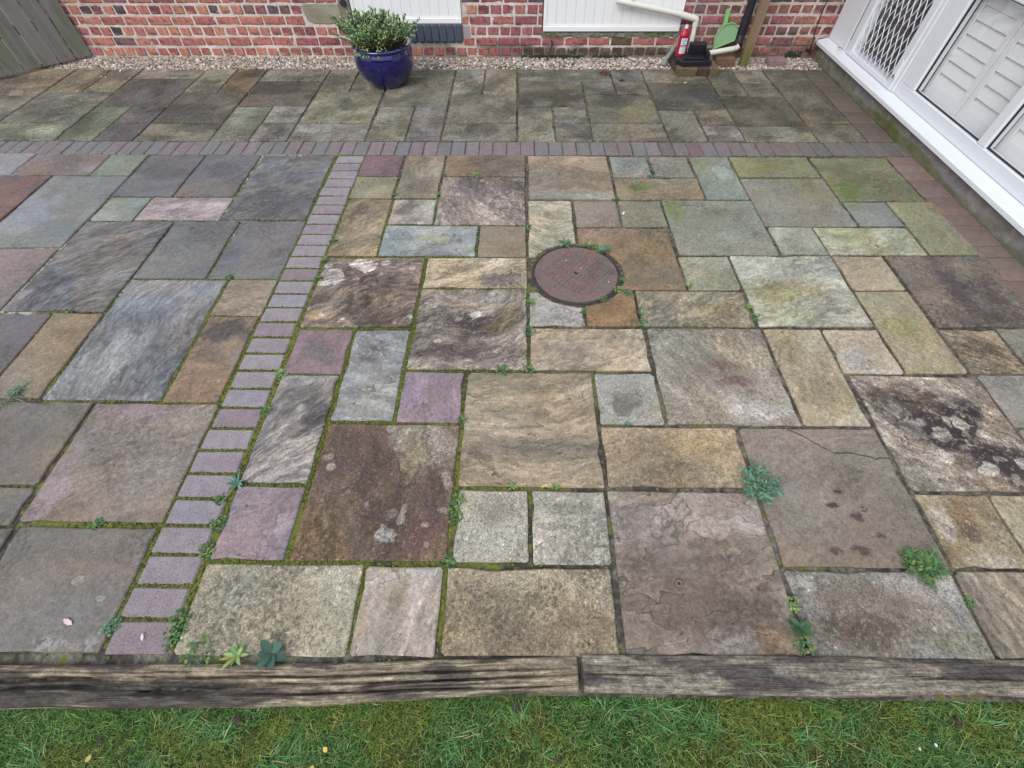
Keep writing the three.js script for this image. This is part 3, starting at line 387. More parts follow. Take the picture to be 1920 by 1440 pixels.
const WEEDS = [
  ["r", 0.282, -2.236, 0.052, 0, "grey-green spiky weed at the top left rim of the manhole cover"],
  ["r", 0.41, -2.222, 0.035, 2, "small pale green weed at the top of the manhole cover"],
  ["r", 0.501, -2.173, 0.06, 0, "largest spiky blue-green weed on the top right rim of the manhole cover"],
  ["c", 0.461, -2.202, 0.03, 1, "low leafy weed between the two rosettes above the manhole cover"],
  ["c", 0.579, -1.929, 0.022, 1, "tiny leafy weed at the right rim of the manhole cover"],
  ["c", 0.545, -1.847, 0.03, 2, "leafy weed at the lower right rim of the manhole cover"],
  ["r", 0.588, -1.822, 0.034, 0, "blue-green weed just below right of the manhole cover"],
  ["c", 0.452, -1.772, 0.022, 1, "thin line weed under the lower right rim of the manhole cover"],
  ["r", 0.069, -1.745, 0.04, 1, "green weed in the joint just left of the slab under the manhole cover"],
  ["c", 0.343, -1.684, 0.022, 1, "tiny weed between the pale and the orange slab under the manhole cover"],
  ["c", 0.067, -1.544, 0.036, 1, "leafy weed at the joint crossing left below the manhole cover"],
  ["r", 0.637, -1.667, 0.026, 2, "small weed at the right side of the orange slab"],
  ["c", 0.633, -1.596, 0.03, 1, "small weed at the lower right corner of the orange slab"],
  ["c", 0.054, -1.301, 0.03, 1, "small weed at the lower right corner of the dark streaked slab"],
  ["c", -0.065, -1.29, 0.036, 1, "flat weed at the bottom joint of the dark streaked slab"],
  ["r", -0.228, -1.021, 0.03, 1, "dark green rosette at the lower right corner of the mauve slab"],
  ["r", 0.475, -1.001, 0.022, 0, "tiny weed below the small pale slab with a dark patch"],
  ["r", -0.014, -0.719, 0.026, 2, "pale weed at the left end of the joint over the two off-white slabs"],
  ["r", 0.156, -0.718, 0.022, 2, "small yellow-green weed above the joint of the two off-white slabs"],
  ["c", -0.226, -0.665, 0.028, 1, "leafy weed at the upper left corner of the off-white slab"],
  ["c", -0.227, -0.61, 0.032, 1, "leafy weed on the left edge of the off-white slab"],
  ["c", -0.231, -0.433, 0.022, 1, "tiny weed at the lower right corner of the dark brown slab"],
  ["f", 0.943, -0.728, 0.105, 0, "large feathery blue-green weed at the corner of four slabs"],
  ["f", 1.408, -0.429, 0.1, 1, "large feathery green weed with dry stalks in the lower right"],
  ["b", 0.92, -0.24, 0.045, 1, "broad round-leaved weed in the joint near the lower right"],
  ["c", 0.932, -0.31, 0.026, 2, "small clover weed at the upper end of the lower right joint"],
  ["c", 0.92, -0.188, 0.032, 1, "clover weed in dark soil beside the right sleeper"],
  ["r", -1.088, -0.722, 0.046, 0, "grey-green rosette beside the brick column near the purple slab"],
  ["c", -1.132, -0.658, 0.022, 1, "tiny weed left of the broken purple slab"],
  ["c", -1.099, -0.563, 0.03, 1, "bright leafy weed right of the brick column, second above the pale slab"],
  ["c", -1.103, -0.463, 0.032, 1, "bright leafy weed at the upper left corner of the pale bottom slab"],
  ["r", -1.089, -2.258, 0.036, 1, "green weed right of the brick column, topmost of the upper three"],
  ["r", -1.097, -2.081, 0.04, 1, "bushy weed right of the brick column, middle of the upper three"],
  ["r", -1.091, -1.921, 0.032, 1, "weed right of the brick column, lowest of the upper three"],
  ["r", -0.808, -2.748, 0.028, 1, "small weed in the mossy joint below the olive slab"],
  ["r", -0.521, -2.75, 0.03, 1, "small weed at the left of the streaked purple-grey slab"],
  ["c", -0.503, -2.994, 0.024, 1, "tiny weed at the upper left corner of the streaked purple-grey slab"],
  ["r", -0.275, -3.002, 0.032, 2, "pale star-shaped weed under the brown slab near the band"],
  ["c", 0.642, -2.706, 0.028, 1, "small weed at the lower right corner of the wide tan slab"],
  ["c", 0.911, -2.987, 0.024, 0, "small weed below the joint of two small grey slabs"],
  ["c", 0.065, -2.402, 0.022, 1, "tiny weed left of the cream slab above the manhole cover"],
  ["r", 0.925, -1.875, 0.03, 2, "pale weed at the lower right of the orange-brown slab"],
  ["r", 1.2, -1.714, 0.032, 2, "pale weed in the joint left of the pale green slab"],
  ["c", 1.204, -1.637, 0.026, 1, "small weed at the lower end of the joint left of the pale green slab"],
  ["g", -2.253, -1.12, 0.07, 0, "grassy weed at the left edge of the picture"],
  ["c", -2.316, -1.668, 0.024, 1, "tiny weed at the bottom of the dark striped slab on the left"],
  ["c", -1.587, -1.931, 0.024, 1, "tiny weed above the tan slab left of the brick column"],
  ["c", -1.099, -0.237, 0.04, 1, "leafy weed along the lowest bricks of the column, upper one"],
  ["c", -1.097, -0.199, 0.034, 1, "leafy weed beside the lowest brick of the column"],
  ["c", -1.002, -0.146, 0.05, 1, "round-leaved weed clump behind the left sleeper"],
  ["r", -0.872, -0.142, 0.05, 2, "bright green rosette behind the left sleeper"],
  ["b", -0.762, -0.149, 0.06, 0, "broad serrated grey-green weed behind the left sleeper"],
  ["c", -1.318, -0.218, 0.03, 0, "small weed left of the lowest brick of the column"],
  ["c", -1.554, -0.557, 0.024, 1, "tiny weed in the joint above the large slab in the lower left"],
  ["c", -1.088, -1.06, 0.026, 1, "small weed right of the brick column beside the dark slate"],
  ["c", -1.085, -1.257, 0.03, 2, "pale weed at the top left corner of the dark slate"],
  ["c", 1.512, -0.321, 0.02, 1, "tiny moss weed in the joint at the lower right edge"],
];

// ---------------------------------------------------------------- moss cushions in the joints
{
  const base = new THREE.IcosahedronGeometry(1, 1), P = base.attributes.position;
  for (let i = 0; i < P.count; i++) { const x = P.getX(i), y = P.getY(i), z = P.getZ(i), k = .75 + .5 * vn(x * 2.3 + 9, z * 2.3 + y * 3); P.setXYZ(i, x * k, y * k, z * k); }
  base.computeVertexNormals();
  const at = [];
  const edgePts = (x0, x1, z0, z1, dens) => {
    const per = [[x0, z0, x1, z0, 0, -1], [x1, z0, x1, z1, 1, 0], [x1, z1, x0, z1, 0, 1], [x0, z1, x0, z0, -1, 0]];
    for (const [ax, az, bx, bz, nx, nz] of per) {
      const n = Math.round(Math.hypot(bx - ax, bz - az) / .0055 * dens);
      for (let i = 0; i < n; i++) { const t = rnd(), x = ax + (bx - ax) * t + nx * rr(.001, .011), z = az + (bz - az) * t + nz * rr(.001, .011); const c = mossy(x, z) * sst(.36, .62, fbm(x * 6 + 3, z * 6, 3) * .75 + .12 + mossy(x, z) * .12); if (rnd() < c * .95 && Math.hypot(x - CX, z - CZ) > CR) at.push([x, z]); }
    }
  };
  for (const n of slabNames) if (n[0] !== 't') { const s = SLABS[n]; if (s[0] > -2.95 && s[1] < 2.6) edgePts(...s, s[0] < -1.3 ? .55 : s[1] < .1 ? 1 : .16); }
  for (let i = 0; i < 30; i++) { const z = -3.268 + 3.13 * (i + .5) / 30; edgePts(-1.312, -1.112, z - .047, z + .047, .75); }
  const im = new THREE.InstancedMesh(base, std(0xffffff, 1), at.length); im.name = 'joint_moss'; im.userData.kind = 'stuff'; im.userData.label = 'green and brown moss growing in the paving joints'; im.userData.category = 'moss';
  const M = new THREE.Matrix4(), q = new THREE.Quaternion(), e = new THREE.Euler(), c = new THREE.Color();
  at.forEach(([x, z], i) => { const r = rr(.0022, .0052); e.set(0, rr(0, 6), rr(-.3, .3)); q.setFromEuler(e); M.compose(V(x, -.008 + rr(0, .002), z), q, V(r * rr(.8, 1.3), r * rr(.7, 1.25), r)); im.setMatrixAt(i, M); const b = rnd(); c.set(b < .5 ? '#4e5620' : b < .72 ? '#66702c' : b < .9 ? '#40451c' : '#5c522a'); im.setColorAt(i, c); });
  im.castShadow = im.receiveShadow = true; scene.add(im); console.log('moss', at.length);
}

// ---------------------------------------------------------------- round cover
{
  const t = thing('manhole_cover', 'round purple-brown manhole cover with a worn raised pattern', 'manhole cover', [CX, 0, CZ]);
  const R = .231, iron = new THREE.MeshStandardMaterial({ color: 0xffffff, roughness: .72 });
  iron.map = makeTex(512, 512, (u, v, o) => { const n = fbm(u * 9, v * 9, 4), m = vn(u * 90, v * 90), d = vn(u * 220, v * 220), k = 1 + (m - .5) * .16 + (d - .5) * .2, s = sst(.45, .62, n); const ru = sst(.5, .7, fbm(u * 14 + 9, v * 14, 4)), di = sst(.52, .7, fbm(u * 6 + 30, v * 6, 4)); o[0] = (108 - s * 8 + ru * 5 - di * 10) * k; o[1] = (88 + s * 2 - ru * 1 - di * 7) * k; o[2] = (86 + s * 1 - ru * 3 - di * 8) * k; });
  const prof = [[0, -.004], [.012, -.004], [.016, .001], [R - .006, .001], [R, -.003], [R, -.03], [0, -.03]].map(p => new THREE.Vector2(...p));
  const plate = new THREE.LatheGeometry(prof, 64); { const P = plate.attributes.position, U = plate.attributes.uv; for (let i = 0; i < P.count; i++) U.setXY(i, P.getX(i) / .6 + .5, P.getZ(i) / .6 + .5); }
  mesh('plate', plate, iron, t);
  const bars = [], a = .86; // raised ribs and worn letter strokes run diagonally
  const bar = (u, v, lu, lv, h = .0022) => { if (Math.hypot(u, v) > R - .012) return; const g = new THREE.BoxGeometry(lu, h, lv); g.translate(u, .001 + h / 2, v); g.rotateY(a); const U = g.attributes.uv, P = g.attributes.position; for (let i = 0; i < P.count; i++) U.setXY(i, P.getX(i) / .6 + .5, P.getZ(i) / .6 + .5); bars.push(g); };
  for (let r = -6; r <= 6; r++) {
    const v = r * .0245 + .004, half = Math.sqrt(Math.max(0, (R - .05) ** 2 - v * v)), text = r === -4 || r === -3 || r === 3 || r === 4;
    if (!text) { for (let u = -half; u < half; u += .047) if (Math.hypot(u, v) > .035 && rnd() < .92) bar(u + .02, v, .042, .0032); }
    else for (let u = -half * .8; u < half * .8; u += .019) { const k = Math.floor(rnd() * 4); bar(u, v, .0028, .017); if (k < 2) bar(u + .006, v - .007, .01, .0028); if (k % 2) bar(u + .006, v + .007, .01, .0028); if (k === 3) bar(u + .006, v, .009, .0026); }
    if (!text) for (let u = -half; u < half; u += .047) bar(u + .044, v + .012, .003, .02, .0016);
  }
  mesh('raised_pattern', mergeGeometries(bars), iron, t);
  const ringG = new THREE.LatheGeometry([[.236, -.004], [.2445, -.001], [.247, -.006], [.247, -.03], [.236, -.03], [.236, -.004]].map(p => new THREE.Vector2(...p)), 64);
  mesh('ring', ringG, std(0x3a3230, .85), t);
  mesh('key_hole', new THREE.CylinderGeometry(.011, .009, .003, 12), std(0x0c0b12, .9), t, [0, -.0022, 0]);
}

// ---------------------------------------------------------------- weeds
const leafMat = std(0xffffff, .7, { vertexColors: true });
const WC = [['#43695a', '#335445', '#5f8872', '#52653f'], ['#3a6138', '#2b4c2b', '#4f763e', '#666f38'], ['#587a42', '#466538', '#789458', '#7c8446']].map(a => a.map(lin));
function leafGeo(len, wid, bend, up, az, base, c, notch = 0, seg = 5, fold = .25, round = false) { // one curved leaf blade as a strip
  const pos = [], col = [], idx = []; const dx = Math.cos(az), dz = Math.sin(az), k = rr(.8, 1.15);
  for (let i = 0; i <= seg; i++) {
    const t = i / seg, a = up - bend * t, r = len * t, x = base[0] + dx * r * Math.cos(up * (1 - t * .3)), z = base[2] + dz * r * Math.cos(up * (1 - t * .3));
    const y = Math.max(.0035, base[1] + len * (Math.sin(up) * t - bend * t * t * .5));
    let w = wid * Math.sin(Math.PI * Math.min(.97, .08 + t * .9)) ** (round ? .62 : .8); if (round && t < .25) w *= t * 3.2 + .1; if (notch && i % 2) w *= 1 - notch; if (i === seg) w *= .12;
    pos.push(x - dz * w, y + w * fold, z + dx * w, x, y, z, x + dz * w, y + w * fold, z - dx * w); const s = k * (.9 + .2 * t); for (let q = 0; q < 3; q++) { const sh = q === 1 ? 1.12 : 1; col.push(c.r * s * sh, c.g * s * sh, c.b * s * sh); }
    if (i < seg) for (let q = 0; q < 2; q++) { const o = i * 3 + q; idx.push(o, o + 3, o + 1, o + 1, o + 3, o + 4); }
  }
  return geoFrom(pos, idx, null, col);
}
function weedGeos(kind, r, ci) {
  const C = WC[ci], out = [];
  if (kind === 'r') { const n = 15; for (let i = 0; i < n; i++) out.push(leafGeo(r * rr(.65, 1.15), r * rr(.09, .14), rr(.3, .9), rr(.25, .95), i / n * 6.283 * 2.4 + rr(-.2, .2), [0, .002, 0], pick(C), 0, 4)); }
  else if (kind === 'g') { for (let i = 0; i < 46; i++) out.push(leafGeo(r * rr(.5, 1.1), .0022, rr(.3, 1.2), rr(.4, 1.2), rr(0, 6.28), [rr(-r, r) * .9, 0, rr(-.2, .2) * r], pick(C), 0, 4)); }
  else if (kind === 'c') { const n = Math.round(30 + r * 700); for (let i = 0; i < n; i++) { const a = rr(0, 6.28), d = r * Math.sqrt(rnd()); out.push(leafGeo(rr(.008, .015), rr(.003, .0055), rr(.2, .8), rr(-.1, .7), rr(0, 6.28), [Math.cos(a) * d, .003 + (1 - d / r) * r * .42 * rnd() + rr(0, .004), Math.sin(a) * d], pick(C), 0, 3, .15)); } }
  else if (kind === 'f') { // pinnate fronds with toothed leaflets
    const n = 17; for (let i = 0; i < n; i++) {
      const az = i / n * 6.283 + rr(-.25, .25), len = r * rr(.6, 1.12), up = rr(.15, .6); out.push(leafGeo(len, .0018, rr(.2, .5), up, az, [0, .004, 0], C[2], 0, 5));
      for (let k = 1; k < 13; k++) { const t = k / 13, b = [Math.cos(az) * len * t * .93, .004 + len * (Math.sin(up) * t - .35 * t * t * .5), Math.sin(az) * len * t * .93], l = len * .22 * Math.sin(Math.PI * (t * .8 + .15)); for (const s of [-1, 1]) out.push(leafGeo(l * rr(.7, 1.3), l * .2, rr(.1, .5), rr(0, .5), az + s * rr(.8, 1.2), b, pick(C), .35, 5)); }
    }
    for (let i = 0; i < 30; i++) out.push(leafGeo(r * rr(.15, .3), r * .04, .4, rr(.3, 1.1), rr(0, 6.28), [rr(-.3, .3) * r, .012, rr(-.3, .3) * r], pick(C), 0, 4));
  } else if (kind === 'b') { for (let i = 0; i < 6; i++) out.push(leafGeo(r * rr(.65, 1.05), r * rr(.2, .28), rr(.3, .8), rr(.3, .7), i * 1.05 + rr(-.3, .3), [0, .012, 0], pick(C.slice(0, 2)).clone().multiplyScalar(.8), ci === 0 ? .14 : 0, 10, .3, true)); }
  return out;
}
for (const [kind, x, z, r, ci, label] of WEEDS) {
  const gs = weedGeos(kind, r, ci);
  if (kind === 'b') { const t = thing('weed', label, 'weed', [x, -.002, z], 0, 'weeds in the paving joints'); gs.forEach(g => mesh('leaf', g, leafMat, t)); }
  else tag(mesh('weed', mergeGeometries(gs), leafMat, scene, [x, kind === 'c' ? -.006 : -.002, z], [0, rr(0, 6), 0]), label, 'weed', 'weeds in the paving joints');
}

// ---------------------------------------------------------------- oak sleepers along the lawn
const woodTex = (light, dark, seedX, rough, rot = []) => makeTex(2048, 256, (u, v, o) => { // u along 2.6 m, v across .13 m
  const x = u * 2.6 + seedX, y = v * .13, wv = (fbm(x * 2.2, y * 9, 3) - .5) * .02, yy = y + wv;
  const g1 = fbm(x * 13, yy * 210, 4), g2 = vn(x * 45, yy * 520), g3 = fbm(x * 7, yy * 60, 3), pt = fbm(x * 6 + 40, y * 30, 4), d = LAT[(Math.floor(u * 2048) * 331 + Math.floor(v * 256) * 7919) & 65535];
  const t = clamp(sst(.25, .75, g1) * .55 + g2 * .25 + sst(.3, .7, g3) * .3, 0, 1), k = 1 + (d - .5) * .4;
  const st = Math.min(1, sst(.5, .66, pt) * (.6 + rough * .3) + rot.reduce((s, [a, b, v0, v1]) => s + sst(a - .12, a + .08, x - seedX - (g3 - .5) * .3) * sst(b + .1, b - .12, x - seedX + (g3 - .5) * .3) * sst(v0 - .08, v0 + .04, v + (g3 - .5) * .3) * sst(v1 + .08, v1 - .04, v + (g3 - .5) * .3), 0)) * (.7 + .3 * g2); for (let c = 0; c < 3; c++) { let q = dark[c] + (light[c] - dark[c]) * t; q += ([46, 41, 43][c] - q) * st * .88; const mt = fbm(x * 40, y * 140, 3), m2 = vn(x * 160, y * 260); q *= 1 + rough * ((mt - .5) * .9 + (m2 - .5) * .5); o[c] = q * k; }
  const lm = sst(.6, .72, fbm(x * 9 + 7, y * 70, 3)); o[0] += lm * 16 * k; o[1] += lm * 16 * k; o[2] += lm * 11 * k;
});
const woodBmp = makeTex(2048, 256, (u, v, o) => { const x = u * 2.6, y = v * .13, wv = (fbm(x * 2.2, y * 9, 3) - .5) * .02, yy = y + wv; const k = 128 + (fbm(x * 3, yy * 260, 3) - .5) * 170 + (vn(x * 14, yy * 900) - .5) * 60; o[0] = o[1] = o[2] = k; }, false);
const lerpPts = (p, x) => { for (let i = 1; i < p.length; i++) if (x <= p[i][0] || i === p.length - 1) { const t = (x - p[i - 1][0]) / (p[i][0] - p[i - 1][0]); return p[i - 1][1] + (p[i][1] - p[i - 1][1]) * t; } };
const backL = x => lerpPts([[-2.45, -.107], [-1.6, -.112], [-.6, -.124], [.2, -.157]], x), widL = x => lerpPts([[-2.45, .113], [-1.6, .11], [-.6, .104], [.2, .094]], x);
function sleeper(label, xa, xb, zb0, backF, widF, top, tex, cracks) { // xa..xb along, back edge z runs zb0..zb1, rounded worn section
  const t = thing('timber_sleeper', label, 'sleeper', [xa, 0, zb0], 0, 'timber sleepers edging the patio');
  const nx = Math.round((xb - xa) / .009), prof = []; // section from the back foot over the top to the front foot: [z, y]
  const wid0 = .1, hgt = .13, nb = 3, nt = 40, nf = 9; for (let i = 0; i < nb; i++) prof.push([0, -hgt + hgt * i / nb]); for (let i = 0; i <= nt; i++) prof.push([wid0 * i / nt, 0]); for (let i = 1; i <= nf; i++) prof.push([wid0 + .004 * i / nf, -hgt * i / nf]);
  const pos = [], uv = [], idx = [], m = prof.length;
  for (let i = 0; i <= nx; i++) for (let j = 0; j < m; j++) {
    const x = (xb - xa) * i / nx, X = x + xa; let [z, y] = prof[j]; const q = (j - nb) / nt;
    const back = backF(X) - zb0; const wid = widF(X); z *= wid / wid0;
    if (y === 0) { const rd = Math.min(q, 1 - q) * wid; if (rd < .014) y -= (.014 - rd) ** 2 / .014 * .75; y += (fbm(X * 3, z * 60, 3) - .5) * .008 + (vn(X * 9, z * 400) - .5) * .0022; }
    else if (q > 1) { z += (fbm(X * 5, y * 30, 3) - .5) * .01; }
    z += (fbm(X * 2.3 + (q > .5 ? 9 : 0), 3, 3) - .5) * (q > .5 ? .016 : .008);
    for (const [c0, c1, zz, dep, wd, wob] of cracks) if (X > c0 && X < c1) { const f = Math.sin(Math.PI * clamp((X - c0) / (c1 - c0), 0.02, .98)) ** .5, cz = zz + (fbm(X * 4 + zz * 90, 7, 3) - .5) * wob; const d = Math.abs(z - cz) / (wd * (.5 + vn(X * 30, zz * 100))); if (d < 1) y -= dep * f * (1 - d * d); }
    pos.push(x, top + y, back + z); uv.push(x / 2.72 + .01, (prof[j][0] - prof[j][1] * .6) / .13 * .9 + .02);
  }
  for (let i = 0; i < nx; i++) for (let j = 0; j < m - 1; j++) { const a = i * m + j, b = a + m; idx.push(a, a + 1, b, b, a + 1, b + 1); }
  for (const e of [0, nx]) { const c = pos.length / 3; const o = e * m; pos.push(pos[o * 3], top - .09, pos[o * 3 + 2] + wid0 / 2); uv.push(.5, .5); for (let j = 0; j < m - 1; j++) e ? idx.push(c, o + j + 1, o + j) : idx.push(c, o + j, o + j + 1); }
  mesh('beam', geoFrom(pos, idx, uv), new THREE.MeshStandardMaterial({ map: tex, bumpMap: woodBmp, bumpScale: .009, roughness: .92 }), t);
  return t;
}
sleeper('old split timber sleeper on the left, with long dark cracks', -2.45, .196, -.112, backL, widL, .006, woodTex(hex('a0957f'), hex('5d5348'), 3, .5, [[.45, 1.55, .36, .72], [1.1, 1.5, .6, .95], [.3, .8, .4, .55]]), [[-1.95, -.95, .042, .034, .011, .02], [-1.7, -.75, .06, .03, .01, .02], [-1.25, -.9, .075, .03, .013, .02], [-1.5, .18, .034, .024, .0042, .012], [-1.0, .19, .054, .024, .0042, .016], [-.9, .18, .078, .02, .004, .014], [-1.9, -.6, .02, .008, .003, .012], [-.6, .05, .02, .006, .0025, .01], [-.4, .19, .067, .008, .003, .01]]);
sleeper('weathered grey timber sleeper on the right, nearly uncracked', .207, 2.62, -.163, () => -.16, () => .1, .012, woodTex(hex('867f73'), hex('625b52'), 11, .7), [[.2, .5, .055, .01, .003, .006], [1.2, 1.75, .055, .012, .004, .008], [.22, .3, .03, .006, .002, .01], [1.55, 1.8, .057, .016, .009, .004]]);

// ---------------------------------------------------------------- lawn
{
  const gt = makeTex(512, 512, (u, v, o) => { const n = fbm(u * 12, v * 12, 4), m = vn(u * 140, v * 140), d = vn(u * 60, v * 60), t = sst(.35, .65, n), k = .75 + m * .5; o[0] = (62 + t * 34 + d * 12) * k; o[1] = (78 + t * 18) * k; o[2] = (24 + t * 4) * k; });
  gt.repeat.set(30, 30);
  const g = new THREE.PlaneGeometry(44, 24, 1, 1); g.rotateX(-Math.PI / 2); g.translate(0, -.062, 11.88);
  const m = mesh('lawn', g, std(0xffffff, 1, { map: gt }), scene); m.userData.kind = 'structure';
  const g2 = new THREE.PlaneGeometry(44, 14, 1, 1); g2.rotateX(-Math.PI / 2); g2.translate(0, -.075, -7.1);
  mesh('ground', g2, std(0x4a453a, 1), scene).userData.kind = 'structure';
  // moss floor of the near lawn
  const nx = 260, nz = 60, bed = new THREE.PlaneGeometry(5, 1, nx, nz); bed.rotateX(-Math.PI / 2); bed.translate(0, 0, .42); const P = bed.attributes.position, col = [];
  for (let i = 0; i < P.count; i++) { const x = P.getX(i), z = P.getZ(i); P.setY(i, -.05 + (fbm(x * 9, z * 9, 3) - .5) * .02 + (vn(x * 60, z * 60) - .5) * .008); const n = sst(.42, .7, fbm(x * 6 + 5, z * 6, 4)), v = .8 + .4 * vn(x * 40, z * 40); const c = lin('#34451a').lerp(lin('#50561e'), n); col.push(c.r * v, c.g * v, c.b * v); }
  bed.setAttribute('color', new THREE.Float32BufferAttribute(col, 3)); bed.computeVertexNormals();
  const ft = makeTex(1024, 1024, (u, v, o) => { const n = vn(u * 200, v * 200), m = vn(u * 420, v * 420), k = 120 + n * 110 + (m - .5) * 110; o[0] = o[1] = k; o[2] = k * .9; }); ft.repeat.set(5, 1);
  const bm = mesh('lawn_moss', bed, std(0xffffff, 1, { vertexColors: true, map: ft }), scene); bm.userData.kind = 'structure';
  // grass blades: a few bent shapes, instanced
  const shapes = [0, 1, 2, 3, 4].map(k => { const pos = [], idx = [], seg = 4, L = 1, w = .028, b = .25 + k * .4; for (let i = 0; i <= seg; i++) { const t = i / seg, x = L * (t - .1 * t * t) * Math.sin(b * t + .1), y = L * t * Math.cos(b * t * .9), ww = w * (1 - t * t * .95); pos.push(x, y, -ww, x + .004, y, ww); if (i < seg) { const o = i * 2; idx.push(o, o + 1, o + 2, o + 1, o + 3, o + 2); } } return geoFrom(pos, idx); });
  const grass = new THREE.Group(); grass.name = 'grass'; grass.userData = { kind: 'stuff', label: 'short mossy green grass of the lawn', category: 'grass' }; scene.add(grass);
  const M = new THREE.Matrix4(), q = new THREE.Quaternion(), e = new THREE.Euler(0, 0, 0, 'YXZ'), c = new THREE.Color(), pal = ['#44752e', '#528538', '#62923c', '#7a9a42', '#467a40', '#549048', '#8fa86e'];
  const front = x => x < .2 ? backL(x) + widL(x) : -.06;
  shapes.forEach((g, k) => {
    const n = 40000, im = new THREE.InstancedMesh(g, std(0xffffff, .75), n); im.name = 'grass_blades'; im.userData.kind = 'stuff'; im.castShadow = im.receiveShadow = true;
    for (let i = 0; i < n; i++) {
      const x = rr(-2.3, 2.3), z = front(x) - .011 + Math.pow(rnd(), 1.5) * (.62), dry = .75 * sst(.42, .7, fbm(x * 6 + 5, z * 6, 4));
      const L = rr(.012, .034) * (1 - dry * .3) * (rnd() < .05 ? 1.9 : 1); if (L > .05) e.set(rr(-.3, .3), rr(0, 6.283), rr(-1.35, -.8)); else e.set(rr(-.6, .6), rr(0, 6.283), rr(-.9, .9)); q.setFromEuler(e); M.compose(V(x, -.055 + rr(0, .006), z), q, V(L, L, L * rr(.7, 1.2) * (L > .045 ? .7 : 1))); im.setMatrixAt(i, M);
      c.set(rnd() < .06 ? '#b0a678' : dry > rnd() ? pick(['#8c9c3a', '#7c9434', '#9a9e42', '#86883a', '#6c9a3c']) : pick(pal)); const v = rr(.5, 1.15); c.multiplyScalar(v); im.setColorAt(i, c);
    }
    grass.add(im);
  });
  // longer tufts, some leaning over the timber
  { const n = 3600, im = new THREE.InstancedMesh(shapes[2], std(0xffffff, .7), n); im.name = 'grass_tufts'; im.userData.kind = 'stuff'; im.castShadow = im.receiveShadow = true; let tx = 0, tz = 0, ta = 0;
    for (let i = 0; i < n; i++) { if (i % 30 === 0) { tx = rr(-2.2, 2.2); tz = front(tx) + Math.pow(rnd(), 1.6) * .4 - .004; ta = rr(0, 6.28); } const L = rr(.035, .072); e.set(rr(-.35, .35), ta + rr(-1.2, 1.2), rr(-1.1, .1)); q.setFromEuler(e); M.compose(V(tx + rr(-.035, .035), -.05, tz + rr(-.02, .02)), q, V(L, L, L * .62)); im.setMatrixAt(i, M); c.set(rnd() < .08 ? '#b5aa80' : pick(['#3f7340', '#4f8a4c', '#47804a', '#5f9450', '#6fa06a'])); c.multiplyScalar(rr(.6, 1.1)); im.setColorAt(i, c); } grass.add(im); }
  // worm casts and fallen bits
  const soil = std(0x3b322a, 1), lump = (x, z, r, label) => { const g = new THREE.IcosahedronGeometry(r, 3), P = g.attributes.position; for (let i = 0; i < P.count; i++) { const a = P.getX(i), b = P.getY(i), d = P.getZ(i), k = .6 + .8 * fbm(a * 130 + 5, d * 130 + b * 90, 2); P.setXYZ(i, a * k, b * k * .55, d * k); } g.computeVertexNormals(); tag(mesh('soil_cast', g, soil, scene, [x, -.041, z]), label, 'soil', 'dark worm casts in the lawn'); };
  lump(.01, -.025, .016, 'dark worm cast in the grass below the sleeper joint'); lump(-.83, .02, .014, 'dark worm cast in the left grass near the sleeper'); lump(-1.22, .075, .011, 'dark worm cast in the far left grass'); lump(1.33, .0, .012, 'dark worm cast in the right grass'); lump(.13, .1, .009, 'dark worm cast near the bottom centre of the lawn');
  const leafy = (x, z, r, cl, label) => tag(mesh('fallen_leaf', leafGeo(r * 2, r * .8, .3, .25, rr(0, 6), [-r, 0, 0], lin(cl), 0, 6, .2), leafMat, scene, [x, -.022, z]), label, 'leaf', 'fallen leaves on the lawn');
  leafy(-1.21, .12, .009, '#b09a55', 'small tan fallen leaf at the lower left of the lawn'); leafy(-.53, .09, .008, '#b3a052', 'yellow fallen leaf in the lawn left of centre'); leafy(-.56, .12, .009, '#b59c4c', 'yellow fallen leaf at the bottom edge of the lawn'); leafy(1.22, .05, .005, '#c8cac4', 'tiny white petal in the right grass'); leafy(1.17, .06, .004, '#c8cac4', 'tinier white petal left of another in the right grass');
}

